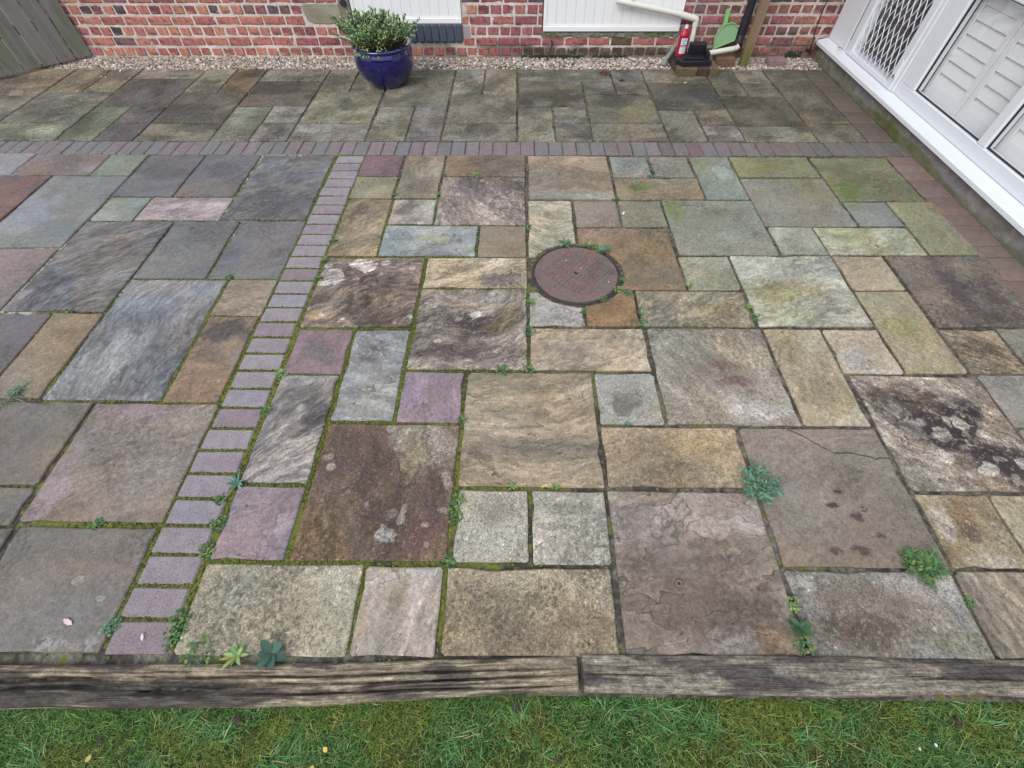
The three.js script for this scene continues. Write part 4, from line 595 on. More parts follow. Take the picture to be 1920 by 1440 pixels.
// ---------------------------------------------------------------- gravel strip at the foot of the wall
const WZ = -5.178; // wall face
const gravelY = x => -.003 - .009 * sst(-2.6, -.3, x);
{
  const gv = new THREE.Group(); gv.name = 'gravel'; gv.userData = { kind: 'stuff', label: 'strip of mixed pale gravel at the foot of the brick wall', category: 'gravel' }; scene.add(gv);
  const pal = ['#b9b2aa', '#cfc8c0', '#9d958d', '#b7a48e', '#a58b74', '#8b8480', '#c7b9a8', '#7d7672', '#a89a94', '#b59a92', '#dcd7d0', '#96887a', '#6d6763'].map(lin);
  for (let k = 0; k < 3; k++) {
    const g = new THREE.IcosahedronGeometry(1, 1), P = g.attributes.position; for (let i = 0; i < P.count; i++) { const x = P.getX(i), y = P.getY(i), z = P.getZ(i), s = .78 + .45 * vn(x * 1.3 + k * 9, z * 1.3 + y * 1.7); P.setXYZ(i, x * s * 1.2, y * s * .7, z * s); } g.computeVertexNormals();
    const n = 4700, im = new THREE.InstancedMesh(g, std(0xffffff, .8), n); im.name = 'pebbles'; im.userData.kind = 'stuff'; im.castShadow = im.receiveShadow = true;
    const M = new THREE.Matrix4(), q = new THREE.Quaternion(), e = new THREE.Euler(), c = new THREE.Color();
    for (let i = 0; i < n; i++) { const x = rr(-4.45, 2.83), z = rr(WZ + .002, -4.862) + (rnd() < .015 ? rr(0, .05) : 0), r = rr(.0055, .0125); e.set(rr(-.6, .6), rr(0, 6), rr(-.6, .6)); q.setFromEuler(e); M.compose(V(x, gravelY(x) - .004 + rr(-.004, .009), z), q, V(r, r, r)); im.setMatrixAt(i, M); c.copy(pick(pal)).multiplyScalar(rr(.75, 1.1)); im.setColorAt(i, c); }
    gv.add(im);
  }
  const bedG = new THREE.PlaneGeometry(7.6, .36, 40, 1); bedG.rotateX(-Math.PI / 2); bedG.translate(-.8, 0, -5.03); { const P = bedG.attributes.position; for (let i = 0; i < P.count; i++) P.setY(i, gravelY(P.getX(i)) - .006); }
  mesh('gravel_bed', bedG, std(0x6b635b, 1), gv);
}

let brickMap, brickBump;
// ---------------------------------------------------------------- house wall: old bricks in English bond, pale sloppy mortar
{
  const house = thing('brick_house', 'old red brick house wall with thick pale mortar and white boarded panels', 'house', [0, 0, WZ]);
  const XA = -4.45, XB = 2.93;
  const P1 = [-1.53, -.529, .262], P2 = [.226, 1.489, .208];           // white panels: x0, x1, sill height
  // mortar: a lumpy sheet just behind the brick faces
  const nx = 620, ny = 60, HT = .62, mg = new THREE.PlaneGeometry(XB - XA, HT + .12, nx, ny); mg.translate((XA + XB) / 2, (HT - .12) / 2, 0); const P = mg.attributes.position, mc = [];
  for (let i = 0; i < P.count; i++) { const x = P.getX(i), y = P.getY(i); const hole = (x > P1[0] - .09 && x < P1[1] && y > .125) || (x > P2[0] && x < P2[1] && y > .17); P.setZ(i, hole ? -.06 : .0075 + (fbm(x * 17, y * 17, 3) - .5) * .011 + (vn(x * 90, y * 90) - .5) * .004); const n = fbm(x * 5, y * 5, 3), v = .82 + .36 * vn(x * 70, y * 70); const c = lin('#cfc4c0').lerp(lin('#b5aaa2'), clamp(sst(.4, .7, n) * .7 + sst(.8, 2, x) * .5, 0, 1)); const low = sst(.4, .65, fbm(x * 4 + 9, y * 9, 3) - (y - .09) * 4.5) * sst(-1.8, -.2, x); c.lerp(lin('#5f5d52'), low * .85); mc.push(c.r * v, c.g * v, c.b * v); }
  mg.setAttribute('color', new THREE.Float32BufferAttribute(mc, 3)); mg.computeVertexNormals();
  mesh('mortar', mg, std(0xffffff, 1, { vertexColors: true }), house);
  const back = new THREE.BoxGeometry(XB - XA + 1.6, 2.7, .2); back.translate((XA + XB) / 2 - .8, 1.2, -.118); mesh('wall_core', back, std(0xa8988f, 1), house);
  // brick shapes: bevelled, chipped, shared
  const brickGeo = (w, h) => { const pos = [], uv = [], idx = [], d = .012, u0 = rnd(), v0 = rnd(), N = 12; const out = []; for (const [cx, cy] of [[1, 1], [-1, 1], [-1, -1], [1, -1]]) { for (let k = 0; k < 3; k++) { const a = k / 2 * Math.PI / 2, r = rr(.003, .009); const s = Math.atan2(cy, cx) - Math.PI / 4 + a; out.push([cx * (w / 2 - r) + Math.cos(s) * r + rr(-.0018, .0018), cy * (h / 2 - r) + Math.sin(s) * r + rr(-.0018, .0018)]); } }
    const push = (x, y, z) => { pos.push(x, y, z); uv.push(u0 + x / .5, v0 + y / .5); return pos.length / 3 - 1; };
    const ins = out.map(p => [p[0] * (1 - .006 / w * 2), p[1] * (1 - .006 / h * 2)]), zf = out.map(() => d + rr(-.0018, .0018));
    const c = push(0, 0, d + rr(-.001, .002)), t = ins.map((p, i) => push(p[0], p[1], zf[i])); for (let i = 0; i < N; i++) idx.push(c, t[i], t[(i + 1) % N]);
    const a = ins.map((p, i) => push(p[0], p[1], zf[i])), b = out.map((p, i) => push(p[0], p[1], zf[i] - .005)), e = out.map(p => push(p[0], p[1], -.02));
    for (let i = 0; i < N; i++) { const k = (i + 1) % N; idx.push(a[i], b[i], a[k], a[k], b[i], b[k], b[i], e[i], b[k], b[k], e[i], e[k]); } return geoFrom(pos, idx, uv); };
  const HG = Array.from({ length: 7 }, () => brickGeo(.094, .066)), SG = Array.from({ length: 7 }, () => brickGeo(.202, .066));
  const bt = makeTex(1024, 1024, (u, v, o) => { const x = u * .5, y = v * .5, a = fbm(x * 40, y * 40, 4), b = vn(x * 300, y * 300), d = vn(x * 700, y * 700), s = sst(.56, .7, fbm(x * 22 + 50, y * 30, 3)), w = sst(.72, .8, fbm(x * 60 + 9, y * 60, 3)); let k = 222 + (a - .5) * 84 + (b - .5) * 40 + (d - .5) * 34 - s * 48; o[0] = k + w * 34; o[1] = k - (a - .5) * 16 + w * 44; o[2] = k + s * 12 + w * 44; });
  const bb = makeTex(512, 512, (u, v, o) => { const x = u * .5, y = v * .5; o[0] = o[1] = o[2] = 128 + (fbm(x * 60, y * 60, 4) - .5) * 190; }, false);
  brickMap = bt; brickBump = bb;
  const mats = {}; const bm = c => mats[c] ??= new THREE.MeshStandardMaterial({ color: c, map: bt, bumpMap: bb, bumpScale: .004, roughness: .92 });
  const OR = ['#cd8b7b', '#c68275', '#be7c72', '#d0937a', '#c37e76', '#b87670', '#c88779'], RD = ['#b57271', '#a86869', '#ae7072', '#a06567', '#bb7b74'], DK = ['#7d666a', '#705e66', '#87696e', '#8e6c6c'], BR = ['#a5776c', '#996c65', '#8d6763', '#9e7266', '#b07e6d'], MS = ['#6f5c48', '#7a6a52', '#665a48', '#7d6450', '#5b5a48', '#8a8070'];
  const tint = (x, c) => { const r = rnd(); if (x > .05 && x < 1.5 && c <= 0) return pick(MS); if (x > .22 && x < 1.2 && c === 1) return pick([...MS, ...RD]); if (r < (c >= 3 ? .14 : .05)) return pick(DK); if (x < -2.2) return pick(c >= 4 ? [...OR, ...RD] : OR); if (x < -.4) return pick([...OR.slice(2), ...RD]); if (x < 1.8) return pick(RD); return pick([...BR, ...RD.slice(1)]); };
  const put = (g, w0, xa, xb, y0, h, col, name = 'brick', lbl) => { const m = mesh(name, g, bm(col), house, [(xa + xb) / 2, y0 + h / 2, rr(-.0015, .0025)], [0, 0, rr(-.012, .012)]); m.scale.set((xb - xa) / w0, h / .066, 1); if (lbl) m.userData.label = lbl; return m; };
  const blocked = (xa, xb, y) => { // spans taken by panels, sills, the stone block
    const out = []; if (y + .06 > .262) out.push([-1.64, -.524]); else if (y + .06 > .125) out.push([-1.56, -.524]); if (y + .05 > .165) out.push([P2[0], P2[1]]); if (y + .04 > .258 && y + .03 < .405) out.push([-1.985, -1.63]); if (y + .04 > .14 && y + .02 < .24) out.push([-.524, -.452]); return out; };
  const rest = [];
  for (let c = -1; c <= 26; c++) {
    const y0 = .013 + .0805 * c, hdr = (c + 26) % 2 === 0, w = hdr ? .0915 : .2, gap = .0165; let x = XA - (hdr ? rnd() * .1 : rnd() * .2);
    while (x < XB) {
      const w2 = w * rr(.94, 1.05); let segs = [[x, x + w2]];
      for (const [a, b] of blocked(x, x + w2, y0)) segs = segs.flatMap(([p, q]) => q < a || p > b ? [[p, q]] : [[p, Math.min(q, a - .006)], [Math.max(p, b + .006), q]].filter(([m, n]) => n - m > .03));
      for (const [a, b] of segs) { const hd = b - a < .14, h = .0635 * rr(.95, 1.04); if (c <= 5) put(pick(hd ? HG : SG), hd ? .094 : .202, a, b, y0, h, tint((a + b) / 2, c)); else if (!(b > P1[0] - .1 && a < P1[1]) && !(b > P2[0] && a < P2[1])) { const g = pick(hd ? HG : SG).clone(); g.scale((b - a) / (hd ? .094 : .202), 1, 1); g.translate((a + b) / 2, y0 + .033, 0); const cc = lin(tint(a, c)), arr = new Float32Array(g.attributes.position.count * 3); for (let i = 0; i < arr.length; i += 3) { arr[i] = cc.r; arr[i + 1] = cc.g; arr[i + 2] = cc.b; } g.setAttribute('color', new THREE.BufferAttribute(arr, 3)); rest.push(g); } }
      x += w2 + gap * rr(.8, 1.2);
    }
  }
  const up = mesh('upper_brickwork', mergeGeometries(rest), new THREE.MeshStandardMaterial({ vertexColors: true, map: bt, bumpMap: bb, bumpScale: .004, roughness: .92 }), house); up.userData.kind = 'stuff';
  // odd pieces let into the brickwork
  const stoneMat = new THREE.MeshStandardMaterial({ map: makeTex(256, 256, (u, v, o) => { const n = fbm(u * 8, v * 8, 4), d = vn(u * 120, v * 120), k = .86 + n * .25 + (d - .5) * .12; o[0] = 152 * k; o[1] = 146 * k; o[2] = 130 * k; }), roughness: .95 });
  { const s = new THREE.Shape([[-.175, .06], [-.15, .07], [.16, .07], [.165, -.06], [.02, -.066], [-.09, -.062], [-.15, -.045]].map(p => new THREE.Vector2(...p))); const g = new THREE.ExtrudeGeometry(s, { depth: .03, bevelEnabled: true, bevelSize: .006, bevelThickness: .006, bevelSegments: 2 }); const m = mesh('stone_block', g, stoneMat, house, [-1.8, .332, -.02]); m.userData.label = 'grey-buff stone block let into the brickwork'; }
  { const m = mesh('cement_patch', box(-.52, -.456, .135, .246, -.03, .012, .006), std(0x9a9096, 1), house); m.userData.label = 'grey cement patch right of the blue brick sill'; }
  // grey rough cement fillet under the right panel
  { const g = new THREE.BoxGeometry(1.29, .042, .05, 160, 6, 2), Q = g.attributes.position; for (let i = 0; i < Q.count; i++) { const x = Q.getX(i), y = Q.getY(i); Q.setZ(i, Q.getZ(i) + (fbm(x * 26, y * 40 + 3, 3) - .5) * .022); Q.setY(i, y + (fbm(x * 18 + 4, 2, 3) - .5) * .016 * (y < 0 ? 1 : .4)); } g.computeVertexNormals(); mesh('cement_fillet', g, new THREE.MeshStandardMaterial({ map: makeTex(512, 64, (u, v, o) => { const n = fbm(u * 60, v * 4, 4), m = vn(u * 300, v * 20), k = .7 + n * .5 + (m - .5) * .35, s = sst(.5, .65, fbm(u * 14 + 8, v * 2, 3)); o[0] = (128 - s * 28) * k; o[1] = (128 - s * 18) * k; o[2] = (118 - s * 40) * k; }), roughness: 1 }), house, [.857, .182, -.008]); }
  // moss on the bottom course below the right panel
  { const gs = []; for (let i = 0; i < 900; i++) { const x = rr(.02, 1.14), y = .002 + rr(-.03, .012); if (fbm(x * 6, y * 20, 2) < .36) continue; const g = new THREE.IcosahedronGeometry(rr(.004, .009), 0); g.translate(x, y, .012); gs.push(g); } for (let i = 0; i < 120; i++) { const g = new THREE.IcosahedronGeometry(rr(.004, .009), 0); g.translate(rr(2.58, 2.72), rr(.0, .05), .012); gs.push(g); } const m = mesh('wall_moss', mergeGeometries(gs), std(0x24402a, 1), house); m.userData.kind = 'stuff'; m.userData.label = 'dark green moss on the lowest bricks'; }
  // white tongue-and-groove panels
  const white = std(0xeceef0, .45), whiteB = std(0xe9ebee, .45);
  const panel = (x0, x1, y0, name, lbl, zf, bw) => { const p = new THREE.Group(); p.name = name; p.userData.label = lbl; house.add(p);
    mesh('backing', new THREE.BoxGeometry(x1 - x0, 1.5, .02).translate((x0 + x1) / 2, y0 + .75, zf - .03), std(0xd5d8de, .6), p);
    mesh('bottom_rail', box(x0, x1, y0, y0 + .042, zf - .03, zf + .014, .005), white, p); mesh('rail_lip', box(x0 + .03, x1 - .03, y0 + .0425, y0 + .05, zf - .03, zf + .004, .002), whiteB, p);
    mesh('side_rail', box(x0, x0 + .03, y0 + .043, y0 + 1.5, zf - .03, zf + .007, .003), white, p); mesh('side_rail', box(x1 - .03, x1, y0 + .043, y0 + 1.5, zf - .03, zf + .007, .003), white, p);
    const n = Math.round((x1 - x0 - .06) / bw), w = (x1 - x0 - .06) / n; for (let i = 0; i < n; i++) mesh('board', box(x0 + .03 + i * w + .0006, x0 + .03 + (i + 1) * w - .0006, y0 + .05, y0 + 1.48, zf - .022, zf, .0016), whiteB, p); };
  panel(P2[0], P2[1], P2[2], 'boarded_panel', 'wide white grooved panel behind the waste pipe', .022, .0855);
  panel(P1[0], P1[1], P1[2], 'boarded_panel', 'white panel above the blue brick sill behind the plant', -.002, .0855);
  // blue engineering-brick sill on edge
  const blue = new THREE.MeshStandardMaterial({ color: 0x3d4a5c, roughness: .42, bumpMap: bb, bumpScale: .002 }), sillN = 14; for (let i = 0; i < sillN; i++) { const w = (P1[1] - P1[0]) / sillN; const m = mesh('sill_brick', new RoundedBoxGeometry(w - .014, .13, .05, 2, .006), blue, house, [P1[0] + (i + .5) * w, .19, .004 + rr(-.002, .002)], [-.12, 0, rr(-.02, .02)]); if (!i) m.userData.label = 'blue engineering bricks set on edge as a sill'; }
  mesh('sill_bed', box(P1[0] - .01, P1[1], .122, .262, -.03, .004, .002), std(0x9c918c, 1), house);
  { const g = box(-1.632, -1.536, .2, 1.7, -.03, .02, .004); const m = mesh('jamb_post', g, std(0x7d7872, .95), house); m.userData.label = 'weathered grey timber jamb left of the white panel'; mesh('jamb_bracket', new THREE.CylinderGeometry(.024, .028, .03, 14).rotateX(Math.PI / 2), std(0x2c2b30, .6), house, [-1.585, .42, .03]); }
}

// ---------------------------------------------------------------- weathered board gate / fence panel at the left end
{
  const ax = -4.158, az = -5.15, bx = -4.702, bz = -4.585, len = Math.hypot(bx - ax, bz - az), t = thing('board_fence', 'grey weathered vertical board fence panel at the left of the brick wall', 'fence', [ax, 0, az], Math.atan2(-(bz - az), bx - ax));
  const bt = k => makeTex(128, 1024, (u, v, o) => { const x = u * .14, y = v * 1.9 + k * 7, g = fbm(x * 160 + (fbm(y * 3, x * 9, 2) - .5) * 3, y * 2.4, 3), h = vn(x * 600, y * 10), n = fbm(x * 9, y * 3, 3), gr = sst(.42, .66, fbm(x * 12 + 4, y * 4 + 2, 3)) * sst(.45, .02, v), kn = sst(.012, .004, Math.hypot(x - .05 - .05 * LAT[k * 9 + 3], (v - .18 - .4 * LAT[k * 5]) * 1.9 * .6)); const q = .82 + g * .3 + (h - .5) * .16; o[0] = (129 + n * 10 - gr * 16 - kn * 60) * q; o[1] = (127 + n * 10 - gr * 8 - kn * 60) * q; o[2] = (124 + n * 10 - gr * 20 - kn * 55) * q; });
  const ms = [0, 1, 2, 3].map(k => new THREE.MeshStandardMaterial({ map: bt(k), roughness: .95 })), w = .1415;
  for (let i = 0; i < 9; i++) mesh('board', new RoundedBoxGeometry(w - .009, 1.75, .02, 1, .003), ms[i % 4], t, [(i + .5) * w, .9 + rr(-.004, .004), rr(-.001, .001)], [0, 0, rr(-.003, .003)]);
  for (const y of [.3, 1.45]) mesh('rail', new RoundedBoxGeometry(9 * w, .07, .035, 1, .004), ms[1], t, [4.5 * w, y, .0285]);
}

// ---------------------------------------------------------------- white conservatory on a rendered plinth
{
  const t = thing('conservatory', 'white framed conservatory with lattice door and shuttered panes on a rendered plinth', 'conservatory', [2.84, 0, 0]);
  // everything below in metres from the plinth face (x) and world z
  const plinthTex = makeTex(2048, 128, (u, v, o) => { const z = u * 5.2, y = v * .15, n = fbm(z * 3, y * 12, 4), m = fbm(z * 22, y * 22, 3), d = vn(z * 200, y * 200), al = sst(.46, .62, fbm(z * 2.2 + 11, y * 7, 4) + (.05 - y) * 2.2), ye = sst(.5, .66, fbm(z * 4 + 3, y * 14, 3)) * sst(1.6, .9, Math.abs(z - 1.2)), k = .84 + m * .3 + (d - .5) * .12; o[0] = (138 + n * 12 - al * 30 - ye * 10) * k; o[1] = (134 + n * 10 - al * 24 - ye * 8) * k; o[2] = (136 + n * 8 - al * 48 - ye * 26) * k; });
  { const g = new THREE.BoxGeometry(.3, .22, 5.2, 1, 8, 220), P = g.attributes.position, U = g.attributes.uv; for (let i = 0; i < P.count; i++) { const y = P.getY(i), z = P.getZ(i); if (P.getX(i) < 0) P.setX(i, P.getX(i) + (fbm(z * 5, y * 9, 3) - .5) * .008); U.setXY(i, (z + 2.6) / 5.2, clamp((y + .035) / .15, 0, 1)); } g.translate(.152, .012, -2.53); g.computeVertexNormals(); mesh('plinth', g, new THREE.MeshStandardMaterial({ map: plinthTex, roughness: .95 }), t); }
  const white = std(0xe4e8ef, .32), grey = std(0x6c7076, .5), dark = std(0x24242a, .5);
  // sloping sill with a drip nose
  { const s = new THREE.Shape([[-.042, .118], [-.042, .142], [-.03, .152], [.06, .17], [.2, .17], [.2, .124], [-.03, .124]].map(p => new THREE.Vector2(...p))); const g = new THREE.ExtrudeGeometry(s, { depth: 5.2, bevelEnabled: false }); g.translate(0, 0, -5.125); mesh('sill', g, white, t); }
  const fx0 = .045, fx1 = .115; // frame depth
  const bar = (name, z0, z1, y0, y1, dx = 0, mat = white, dpt = 0) => mesh(name, box(fx0 - dx, fx1 + dpt, y0, y1, z0, z1, .006), mat, t);
  // fixed glazing to the right of the door
  bar('bottom_rail', -3.86, .05, .17, .252); bar('transom', -3.79, .05, .845, .92); bar('bottom_rail', -3.79, .05, .9205, .95, .004);
  bar('mullion', -3.86, -3.715, .2525, 2.2);
  const mull = [[-2.94, -2.868], [-2.06, -1.99], [-1.18, -1.11], [-.3, -.23]]; for (const [a, b] of mull) bar('mullion', a, b, .2525, .8445); for (const [a, b] of mull) bar('mullion', a, b, .951, 2.2);
  const panes = [[-3.715, -2.94], [-2.868, -2.06], [-1.99, -1.18], [-1.11, -.3]];
  const glass = new THREE.MeshPhysicalMaterial({ color: 0xffffff, roughness: .02, transmission: 1, thickness: 0, ior: 1.5 });
  const shutter = std(0xf2f5f8, .5);
  panes.forEach(([a, b], i) => {
    for (const [lo, hi] of [[.2525, .8445], [.9515, 2.18]]) { mesh('pane', new THREE.BoxGeometry(.006, hi - lo, b - a).translate(fx0 + .036, (lo + hi) / 2, (a + b) / 2), glass, t);
      for (const [y0, y1, z0, z1] of [[lo, lo + .007, a, b], [hi - .007, hi, a, b], [lo + .0075, hi - .0075, a, a + .007], [lo + .0075, hi - .0075, b - .007, b]]) mesh('gasket', new THREE.BoxGeometry(.012, y1 - y0, z1 - z0).translate(fx0 + .026, (y0 + y1) / 2, (z0 + z1) / 2), dark, t); }
    // plantation shutters behind the glass: two leaves per pane
    const mid = (a + b) / 2, g = new THREE.Group(); g.name = 'shutter'; t.add(g);
    for (const [za, zb] of [[a - .02, mid - .004], [mid + .004, b + .02]]) {
      const x0 = .135, x1 = .16; for (const [p, q] of [[za, za + .045], [zb - .045, zb]]) mesh('stile', box(x0, x1, .2, 2.15, p, q, .004), shutter, g);
      mesh('rail', box(x0, x1, .2, .305, za + .0455, zb - .0455, .004), shutter, g);
      for (let k = 0; k < 24; k++) { const l = mesh('louvre', new RoundedBoxGeometry(.009, .084, zb - za - .096, 1, .003), shutter, g, [(x0 + x1) / 2, .345 + k * .0755, (za + zb) / 2], [0, 0, -.2]); }
    }
  });
  // door: outer frame, grey strip added to fill the narrow slot, leaf with a diamond lattice
  bar('door_frame', -5.12, -4.79, .17, 2.2); bar('door_frame', -4.765, -4.735, .17, 2.2, 0); mesh('slot_strip', new THREE.BoxGeometry(.02, 2, .024).translate(fx0 + .02, 1.25, -4.7775), grey, t);
  bar('door_stile', -4.732, -4.655, .17, 2.12, .012); bar('door_stile', -4.02, -3.945, .17, 2.12, .012); bar('door_rail', -4.6545, -4.0205, .17, .205, .012); bar('door_rail', -4.6545, -4.0205, 1.95, 2.12, .012);
  bar('door_jamb', -3.943, -3.905, .17, 2.2, .004); bar('door_jamb', -3.903, -3.862, .17, 2.2, -.003);
  mesh('door_glass', new THREE.BoxGeometry(.006, 1.745, .634).translate(fx0 + .062, 1.0775, -4.3375), new THREE.MeshPhysicalMaterial({ color: 0xffffff, roughness: .03, transmission: 1, thickness: 0 }), t);
  { // lattice: wavy strips that touch in turn, as in pressed diamond mesh
    const pz = .0705, py = .14, gs = []; const x = fx0 + .012;
    for (let k = 0; k <= 8; k++) for (const s of [1, -1]) { const pts = []; for (let j = 0; j <= 30; j++) { const y = .205 + j * py / 4, ph = j / 4 * Math.PI, cw = Math.cos(ph), z = -4.655 + (k + .5) * pz + s * (pz / 2) * (cw * .55 + (Math.acos(cw) / Math.PI * -2 + 1) * .42); pts.push(V(x + s * .002, y, clamp(z, -4.654, -4.021))); } gs.push(new THREE.TubeGeometry(new THREE.CatmullRomCurve3(pts), 90, .0036, 5)); }
    mesh('lattice', mergeGeometries(gs), white, t);
  }
  const hd = new THREE.Group(); hd.name = 'door_handle'; t.add(hd); mesh('plate', box(fx0 - .018, fx0 - .004, .25, .36, -3.975, -3.958, .003), white, hd); mesh('pin', box(fx0 - .03, fx0 - .0185, .25, .27, -3.974, -3.959, .003), grey, hd);
  // dim room behind
  const room = std(0x4a4452, .9); mesh('room_wall', new THREE.BoxGeometry(.05, 2.3, 5.1).translate(2.6, 1.1, -2.55), room, t); mesh('room_floor', new THREE.BoxGeometry(2.3, .04, 5.1).translate(1.46, .1, -2.55), std(0x6a5f58, .8), t); mesh('roof', new THREE.BoxGeometry(2.9, .05, 5.3).translate(1.3, 2.24, -2.55), std(0xd5d8dc, .5), t); mesh('end_wall', new THREE.BoxGeometry(2.3, 2.1, .05).translate(1.5, 1.17, -5.08), room, t); mesh('end_wall', new THREE.BoxGeometry(2.3, 2.1, .05).translate(1.5, 1.17, .0), room, t);
  // curtain folds seen through the lattice
  { const pts = []; for (let i = 0; i <= 60; i++) pts.push(new THREE.Vector2(-4.7 + i * .0125, .28 + .03 * Math.sin(i * .75) + .012 * Math.sin(i * 2.1))); const pos = [], idx = []; pts.forEach((p, i) => { pos.push(p.y, .13, p.x, p.y, 2.1, p.x); if (i) { const o = i * 2; idx.push(o - 2, o - 1, o, o, o - 1, o + 1); } }); mesh('curtain', geoFrom(pos, idx), std(0x4a4350, .9, { side: THREE.DoubleSide }), t); }
}

// ---------------------------------------------------------------- blue glazed pot and its shrub
{
  const px = -1.158, pz = -4.55, t = thing('flower_pot', 'deep blue glazed round flower pot on the slabs by the wall', 'pot', [px, 0, pz]);
  const gl = new THREE.MeshPhysicalMaterial({ color: 0x14135e, roughness: .16, clearcoat: 1, clearcoatRoughness: .04 });
  gl.map = makeTex(512, 256, (u, v, o) => { const n = fbm(u * 14, v * 7, 4), r = sst(.5, .75, fbm(u * 5 + 3, v * 3, 3)), d = vn(u * 200, v * 100); const k = .8 + n * .4 + (d - .5) * .08; o[0] = (190 - r * 60) * k; o[1] = (190 - r * 60) * k; o[2] = 235 * k; });
  const prof = [[0, .002], [.14, .002], [.153, .007], [.19, .045], [.222, .095], [.243, .15], [.25, .2], [.248, .24], [.239, .268], [.238, .273], [.244, .28], [.248, .291], [.243, .302], [.229, .305], [.217, .299], [.214, .28], [.216, .24]].map(p => new THREE.Vector2(...p));
  const sp = new THREE.SplineCurve(prof.slice(1)); mesh('body', new THREE.LatheGeometry([prof[0], ...sp.getPoints(70)], 72), gl, t);
  { const g = new THREE.CircleGeometry(.214, 40, 0); g.rotateX(-Math.PI / 2); mesh('soil', g, std(0x2b221c, 1), t, [0, .258, 0]); }
  const sh = thing('shrub', 'bushy green leafy shrub growing in the blue pot', 'plant', [px - .025, .258, pz]);
  const stems = [], leaves = [], C = ['#5c8456', '#6b9462', '#7ea270', '#4c734d', '#93ac78', '#82a06c', '#a6b27a'].map(lin), dry = ['#b09a62', '#a58a55'].map(lin);
  for (let i = 0; i < 170; i++) {
    const a = rr(0, 6.283), d = .17 * Math.sqrt(rnd()), bx = Math.cos(a) * d, bz = Math.sin(a) * d * .9, lean = rr(.15, .75) * (d / .17), tx = bx + Math.cos(a) * lean * .31 + rr(-.03, .03), tz = bz + Math.sin(a) * lean * .2 + rr(-.03, .03), h = rr(.15, .26) * (1 - lean * .2) * (tx < -.2 ? 1.06 : 1);
    const p0 = V(bx, 0, bz), p1 = V((bx + tx) / 2 + rr(-.02, .02), h * .55, (bz + tz) / 2), p2 = V(tx, h, tz); const cu = new THREE.QuadraticBezierCurve3(p0, p1, p2); stems.push(new THREE.TubeGeometry(cu, 5, .0022, 4));
    const n = 34; for (let k = 0; k < n; k++) { const tt = .3 + .7 * (k / n) ** .8, p = cu.getPoint(tt), dr = tt < .5 && rnd() < .35; const L = rr(.022, .036) * (tt > .9 ? .8 : 1); leaves.push(leafGeo(L, L * .2, rr(.1, .9), tt > .85 ? rr(.5, 1.3) : rr(-.2, .8), rr(0, 6.283), [p.x, p.y + .0, p.z], pick(dr ? dry : C), 0, 3, .3)); }
  }
  // hanging shoots over the rim
  for (let i = 0; i < 14; i++) { const a = rr(.9, 2.4), r0 = .2; for (let k = 0; k < 8; k++) leaves.push(leafGeo(.03, .005, .6, rr(-.6, .2), a + rr(-.6, .6), [Math.cos(a) * (r0 + k * .004), .05 - k * .006 + rr(0, .02), Math.sin(a) * (r0 + k * .004)], pick(C), 0, 3)); }
  mesh('foliage', mergeGeometries(leaves), leafMat, sh); mesh('stems', mergeGeometries(stems), std(0x6a5a48, .9), sh);
}

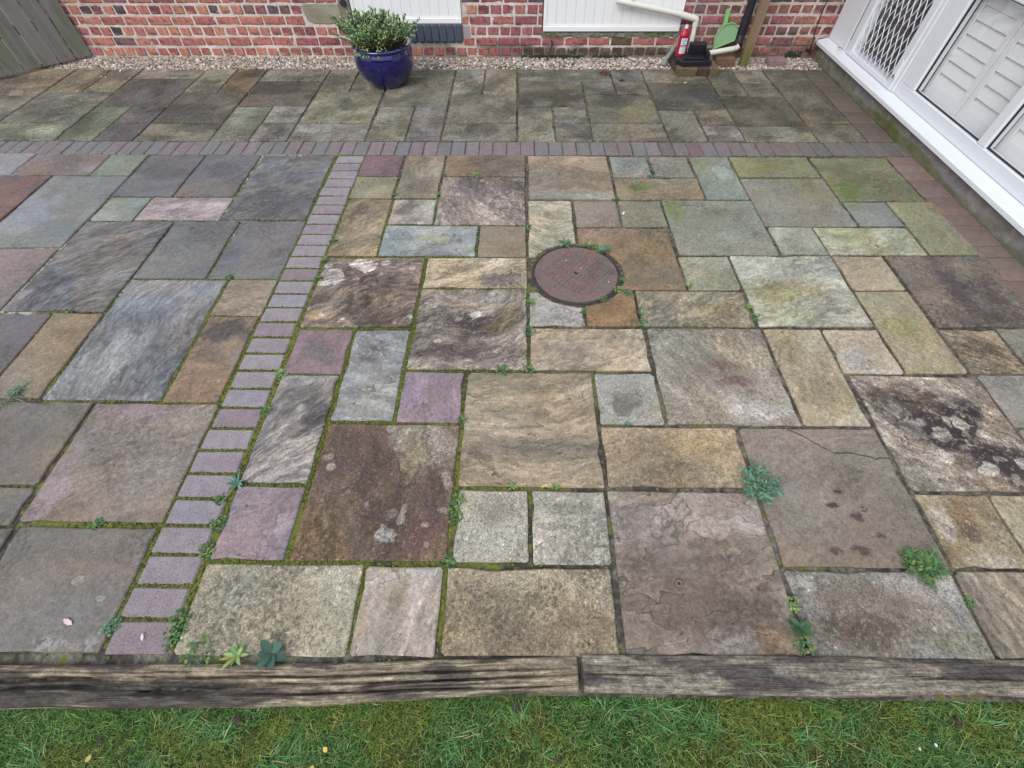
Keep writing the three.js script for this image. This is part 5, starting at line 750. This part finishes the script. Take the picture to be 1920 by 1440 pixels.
// ---------------------------------------------------------------- waste pipe, gully, downpipe and what stands there
{
  const pw = std(0xdad9d2, .4), pg = thing('waste_pipe', 'white plastic waste pipe bending down over the gully', 'pipe', [0, 0, 0]); const z = WZ + .085;
  mesh('sloping_pipe', tube([V(.86, .445, z), V(1.44, .352, z)], .0215, 8, 14), pw, pg);
  mesh('coupling', tube([V(1.415, .356, z), V(1.455, .35, z), V(1.47, .345, z), V(1.56, .325, z)], .0255, 12, 14), pw, pg);
  mesh('elbow', tube([V(1.54, .329, z), V(1.588, .32, z), V(1.606, .312, z), V(1.608, .296, z), V(1.608, .26, z)], .0255, 16, 14), pw, pg);
  mesh('drop_pipe', tube([V(1.608, .275, z), V(1.612, .055, z + .03)], .021, 8, 14), pw, pg); mesh('pipe_end', tube([V(1.611, .085, z + .026), V(1.612, .05, z + .031)], .0225, 4, 14), std(0xbfd2dc, .4), pg);
  mesh('pipe_clip', box(.99, 1.01, .40, .46, WZ + .02, z + .01, .003), pw, pg);
  // bricks round the gully
  const bm = ['#7a6c52', '#5f4c40', '#857458', '#8f6c5a', '#8f7064'].map(color => new THREE.MeshStandardMaterial({ color, map: brickMap, bumpMap: brickBump, bumpScale: .006, roughness: .95 }));
  const lb = (name, x0, x1, y0, y1, z0, z1, m, label) => tag(mesh(name, box(x0, x1, y0, y1, z0, z1, .006), m, scene), label, 'brick', 'bricks around the gully');
  lb('surround_brick', 1.432, 1.612, 0, .062, -4.79, -4.69, bm[0], 'mossy brick at the front left of the black gully'); lb('surround_brick', 1.618, 1.716, 0, .06, -4.79, -4.692, bm[1], 'dark half brick at the front of the black gully'); lb('surround_brick', 1.724, 1.808, 0, .058, -4.92, -4.7, bm[2], 'olive brick on edge at the right of the black gully'); lb('surround_brick', 1.84, 2.02, -.01, .062, -5.06, -4.93, bm[3], 'reddish brick under the white drain spout'); lb('surround_brick', 1.43, 1.53, -.01, .05, -5.1, -4.8, bm[1], 'dark brick under the left of the gully');
  const bl = std(0x1d1c26, .45), gu = thing('gully', 'black plastic drain gully hopper on bricks', 'drain', [1.585, .062, -4.86]);
  { const s = new THREE.Shape([[-.14, .12], [.14, .12], [.15, -.1], [-.1, -.13], [-.15, -.05]].map(p => new THREE.Vector2(p[0], p[1]))); const g = new THREE.ExtrudeGeometry(s, { depth: .035, bevelEnabled: true, bevelSize: .005, bevelThickness: .004, bevelSegments: 2 }); g.rotateX(-Math.PI / 2); g.translate(0, 0, 0); mesh('base', g, bl, gu, [0, 0, 0]); mesh('hopper_back', new RoundedBoxGeometry(.15, .08, .07, 2, .012), bl, gu, [.06, .075, -.11]); mesh('hopper_side', new RoundedBoxGeometry(.03, .05, .16, 2, .008), bl, gu, [.125, .062, -.03]); mesh('hopper_rim', new RoundedBoxGeometry(.2, .012, .012, 1, .004), bl, gu, [.0, .046, .07]); }
  const sp = thing('drain_spout', 'short white half pipe from the black downpipe to the gully', 'pipe', [0, 0, 0]); mesh('pipe', tube([V(1.715, .1, -4.93), V(1.99, .118, -5.0)], .021, 6, 12), std(0xd9dcd6, .45), sp); mesh('end_bend', tube([V(1.985, .118, -5.0), V(2.02, .124, -5.005), V(2.035, .14, -5.005)], .022, 8, 12), std(0xc9c3ba, .5), sp);
  const dp = thing('downpipe', 'black round downpipe in front of the wall by the timber post', 'pipe', [2.055, 0, -5.09]); const bk = new THREE.MeshStandardMaterial({ color: 0x24262e, roughness: .5 });
  mesh('pipe', new THREE.CylinderGeometry(.035, .035, 1.9, 20).translate(0, 1.24, 0), bk, dp); mesh('socket', new THREE.CylinderGeometry(.04, .04, .07, 20), bk, dp, [0, .3, 0]); mesh('shoe', tube([V(0, .3, 0), V(0, .19, 0), V(-.012, .15, .03), V(-.02, .125, .06)], .036, 12, 16), bk, dp);
  const wt = makeTex(64, 1024, (u, v, o) => { const g = fbm(u * 11, v * 6, 3), h = vn(u * 60, v * 30), q = .8 + g * .32 + (h - .5) * .15, gr = sst(.16, .02, v + (g - .5) * .1); o[0] = (138 - gr * 36) * q; o[1] = (116 - gr * 6) * q; o[2] = (98 - gr * 40) * q; });
  tag(mesh('timber_post', new RoundedBoxGeometry(.072, 1.9, .06, 2, .005).translate(0, .95, 0), new THREE.MeshStandardMaterial({ map: wt, roughness: .9 }), scene, [2.118, -.03, -4.975]), 'brown square timber post right of the black downpipe', 'post');
  // red bottle
  const bo = thing('bottle', 'red plastic bottle with a white label on the gully', 'bottle', [1.478, .1, -4.9], .12); const red = std(0xa5142b, .35);
  { const rad = [[.001, 0], [.04, 0], [.043, .006], [.044, .14], [.041, .158], [.026, .185], [.017, .196], [.016, .204]].map(p => new THREE.Vector2(...p)); const g = new THREE.LatheGeometry(new THREE.SplineCurve(rad).getPoints(40), 28); g.scale(1, 1, .72); mesh('body', g, red, bo); mesh('cap', new THREE.CylinderGeometry(.013, .016, .022, 16), std(0xe8d6dc, .5), bo, [0, .213, 0]);
    const cv = document.createElement('canvas'); cv.width = 128; cv.height = 224; const cx = cv.getContext('2d'); cx.fillStyle = '#a5142b'; cx.fillRect(0, 0, 128, 224); cx.fillStyle = '#dfeaf3'; cx.fillRect(6, 4, 116, 96); cx.fillRect(6, 132, 116, 88); cx.fillStyle = '#20233f'; cx.fillRect(6, 102, 116, 10); cx.fillStyle = '#d9b9cc'; cx.fillRect(6, 114, 116, 14); cx.fillStyle = '#1d4a6e'; cx.font = 'bold 46px sans-serif'; cx.fillText('OXI', 18, 48); cx.fillText('VA', 22, 92); cx.fillStyle = '#c6d5df'; cx.fillRect(16, 140, 96, 70);
    const ct = new THREE.CanvasTexture(cv); ct.colorSpace = THREE.SRGBColorSpace; const lg = new THREE.CylinderGeometry(.0448, .0446, .118, 20, 1, true, -.72, 1.44); lg.scale(1, 1, .74); mesh('label', lg, std(0xffffff, .5, { map: ct, side: THREE.DoubleSide }), bo, [0, .078, 0]); }
  // green dustpan leaning on the wall
  const dpn = thing('dustpan', 'bright green plastic dustpan leaning on the brick wall', 'dustpan', [1.905, .19, -5.085]); dpn.rotation.set(-.16, 0, -.1); const gn = std(0x7dba74, .45), gn2 = std(0x84a680, .55);
  { const s = new THREE.Shape(); s.moveTo(-.062, -.098); s.bezierCurveTo(-.105, -.03, -.085, .05, -.02, .085); s.bezierCurveTo(.02, .11, .075, .1, .092, .055); s.lineTo(.1, -.02); s.lineTo(-.062, -.098); mesh('pan', new THREE.ExtrudeGeometry(s, { depth: .004, bevelEnabled: false, curveSegments: 20 }), gn2, dpn); const pts = s.getSpacedPoints(60).map(p => V(p.x, p.y, .008)); mesh('rim', new THREE.TubeGeometry(new THREE.CatmullRomCurve3(pts, true), 90, .0055, 6), gn, dpn);
    const h = new THREE.Shape([[-.05, .075], [-.022, .085], [-.034, .165], [-.04, .188], [-.056, .19], [-.064, .178], [-.062, .16]].map(p => new THREE.Vector2(...p))); h.holes.push(new THREE.Path().absellipse(-.05, .176, .005, .005)); mesh('handle', new THREE.ExtrudeGeometry(h, { depth: .012, bevelEnabled: true, bevelSize: .003, bevelThickness: .003, bevelSegments: 2 }), gn, dpn); }
  // grey twisted bundle beside the gully
  { const pts = [V(1.445, .2, -4.99), V(1.44, .16, -4.98), V(1.42, .12, -4.97), V(1.395, .07, -4.965), V(1.375, .03, -4.96), V(1.362, .004, -4.955)]; const g = new THREE.TubeGeometry(new THREE.CatmullRomCurve3(pts), 40, .02, 12), P = g.attributes.position, N = g.attributes.normal; for (let i = 0; i < P.count; i++) { const k = Math.floor(i / 13) / 40, w = k < .25 ? .42 : k > .8 ? 1.45 : .85, q = (w - 1) * .02 + (fbm(P.getX(i) * 90 + P.getY(i) * 60, P.getZ(i) * 90, 2) - .5) * .02; P.setXYZ(i, P.getX(i) + N.getX(i) * q, P.getY(i) + N.getY(i) * q, P.getZ(i) + N.getZ(i) * q); } g.computeVertexNormals(); tag(mesh('old_mop', g, std(0x8b8b86, .95), scene), 'small grey weathered mop leaning beside the red bottle', 'mop'); }
  tag(mesh('loose_brick', new RoundedBoxGeometry(.165, .07, .1, 2, .008), new THREE.MeshStandardMaterial({ color: 0xb0949a, map: brickMap, bumpMap: brickBump, bumpScale: .006, roughness: .95 }), scene, [2.42, .012, -4.99], [0, .04, 0]), 'loose purple-pink brick lying on the gravel', 'brick');
  tag(mesh('hose_stub', tube([V(.31, .13, WZ + .02), V(.318, .12, WZ + .05), V(.3, .06, WZ + .07), V(.27, -.015, WZ + .09)], .008, 20, 8), std(0x27272e, .6), scene), 'short black pipe stub coming out of the wall over the gravel', 'pipe');
  tag(mesh('wall_cable', tube([V(2.78, .75, WZ + .02), V(2.74, .4, WZ + .022), V(2.75, .24, WZ + .022), V(2.77, .13, WZ + .03), V(2.79, .02, WZ + .03)], .0035, 40, 6), std(0x2b1d22, .7), scene), 'thin dark cable running down the wall by the conservatory', 'cable');
  // dead leaves
  const dead = (n, x, y, z, r, s, label) => { const gs = []; for (let i = 0; i < n; i++) { const a = rr(0, 6.28), d = r * Math.sqrt(rnd()); gs.push(leafGeo(rr(.6, 1.2) * s, s * .3, rr(0, 1), rr(-.1, .9), rr(0, 6.28), [Math.cos(a) * d, rr(.002, r * .5), Math.sin(a) * d], lin(pick(['#5a4238', '#6b4a44', '#4a3830', '#70544c'])), 0, 4)); } tag(mesh('dead_leaves', mergeGeometries(gs), leafMat, scene, [x, y, z]), label, 'leaves', 'clumps of dead leaves'); };
  dead(26, .79, 0, -4.735, .045, .035, 'dark clump of dead leaves on the slabs left of the gully'); dead(9, .935, 0, -4.6, .02, .025, 'small dead leaf clump right of the larger clump'); dead(40, 2.765, .055, -5.14, .05, .03, 'dead brown leaves caught in the corner by the conservatory'); dead(5, 2.86, .17, -4.83, .018, .025, 'curled dead leaf on the white conservatory sill');
  dead(7, .91, 0, -4.585, .012, .014, 'tiny dead leaf scrap near the gully');
  // white scraps
  const bit = (x, z, r, c, label, y = .002) => tag(mesh('scrap', leafGeo(r * 2, r * .45, .2, .12, rr(0, 6), [-r, 0, 0], lin(c), .3, 6, .1), leafMat, scene, [x, y, z]), label, 'scrap', 'small scraps on the slabs');
  bit(1.519, -4.558, .022, '#d5d3c0', 'cream scrap on the slab in front of the gully'); bit(-3.7, -4.83, .024, '#e0ddd2', 'white scrap on the far left slabs by the gravel'); bit(-3.815, -4.658, .014, '#dcd6c4', 'small pale scrap on the far left slabs'); bit(-3.75, -4.65, .012, '#dcd6c4', 'smaller pale scrap beside another on the far left slabs'); bit(-3.53, -4.65, .012, '#dcd8c8', 'tiny pale scrap on the slabs near the left gravel');
  bit(.676, -2.529, .018, '#d8d6cf', 'white fragment on the slab above the manhole cover'); bit(-1.46, -.238, .02, '#b9a9a6', 'pinkish feather on the large lower left slab'); bit(-1.19, -.2, .012, '#b9b6ae', 'small pale scrap on the lowest column brick');
  for (const [u, v] of [[-.05, -.1], [.03, -.03], [.17, .08]]) tag(mesh('grit', new THREE.IcosahedronGeometry(.0032, 1), std(0xdfdcd4, .8), scene, [CX + u, .006, CZ + v]), `tiny white grit on the manhole cover, ${u < 0 ? 'left upper speck' : u > .1 ? 'right lower speck' : 'speck nearest the key hole'}`, 'grit', 'white grit on the cover');
  // knot-like snail shell on the big brown slab
  tag(mesh('snail_shell', new THREE.TorusGeometry(.009, .0045, 8, 14).rotateX(Math.PI / 2), std(0x6b5f58, .6), scene, [.56, .005, -.37]), 'small brown snail shell on the large brown slab', 'shell');
}
// ---------------------------------------------------------------- garden hedge behind the viewer (mirrored in the glazed pot and panes)
{
  const h = thing('hedge', 'tall clipped green hedge across the lawn behind the viewer', 'hedge', [0, 0, 11]);
  const g = new THREE.BoxGeometry(26, 3.2, 1.6, 90, 14, 4), P = g.attributes.position; for (let i = 0; i < P.count; i++) { const x = P.getX(i), y = P.getY(i), z = P.getZ(i); P.setXYZ(i, x, y + (y > 1.5 ? (fbm(x * .7, 3, 4) - .5) * 2 : 0), z + (fbm(x * 1.3, y * 1.3, 4) - .5) * 1.2); } g.translate(0, 1.53, 0); g.computeVertexNormals(); mesh('foliage', g, std(0x2f4022, 1), h);
}
renderer.render(scene, camera);
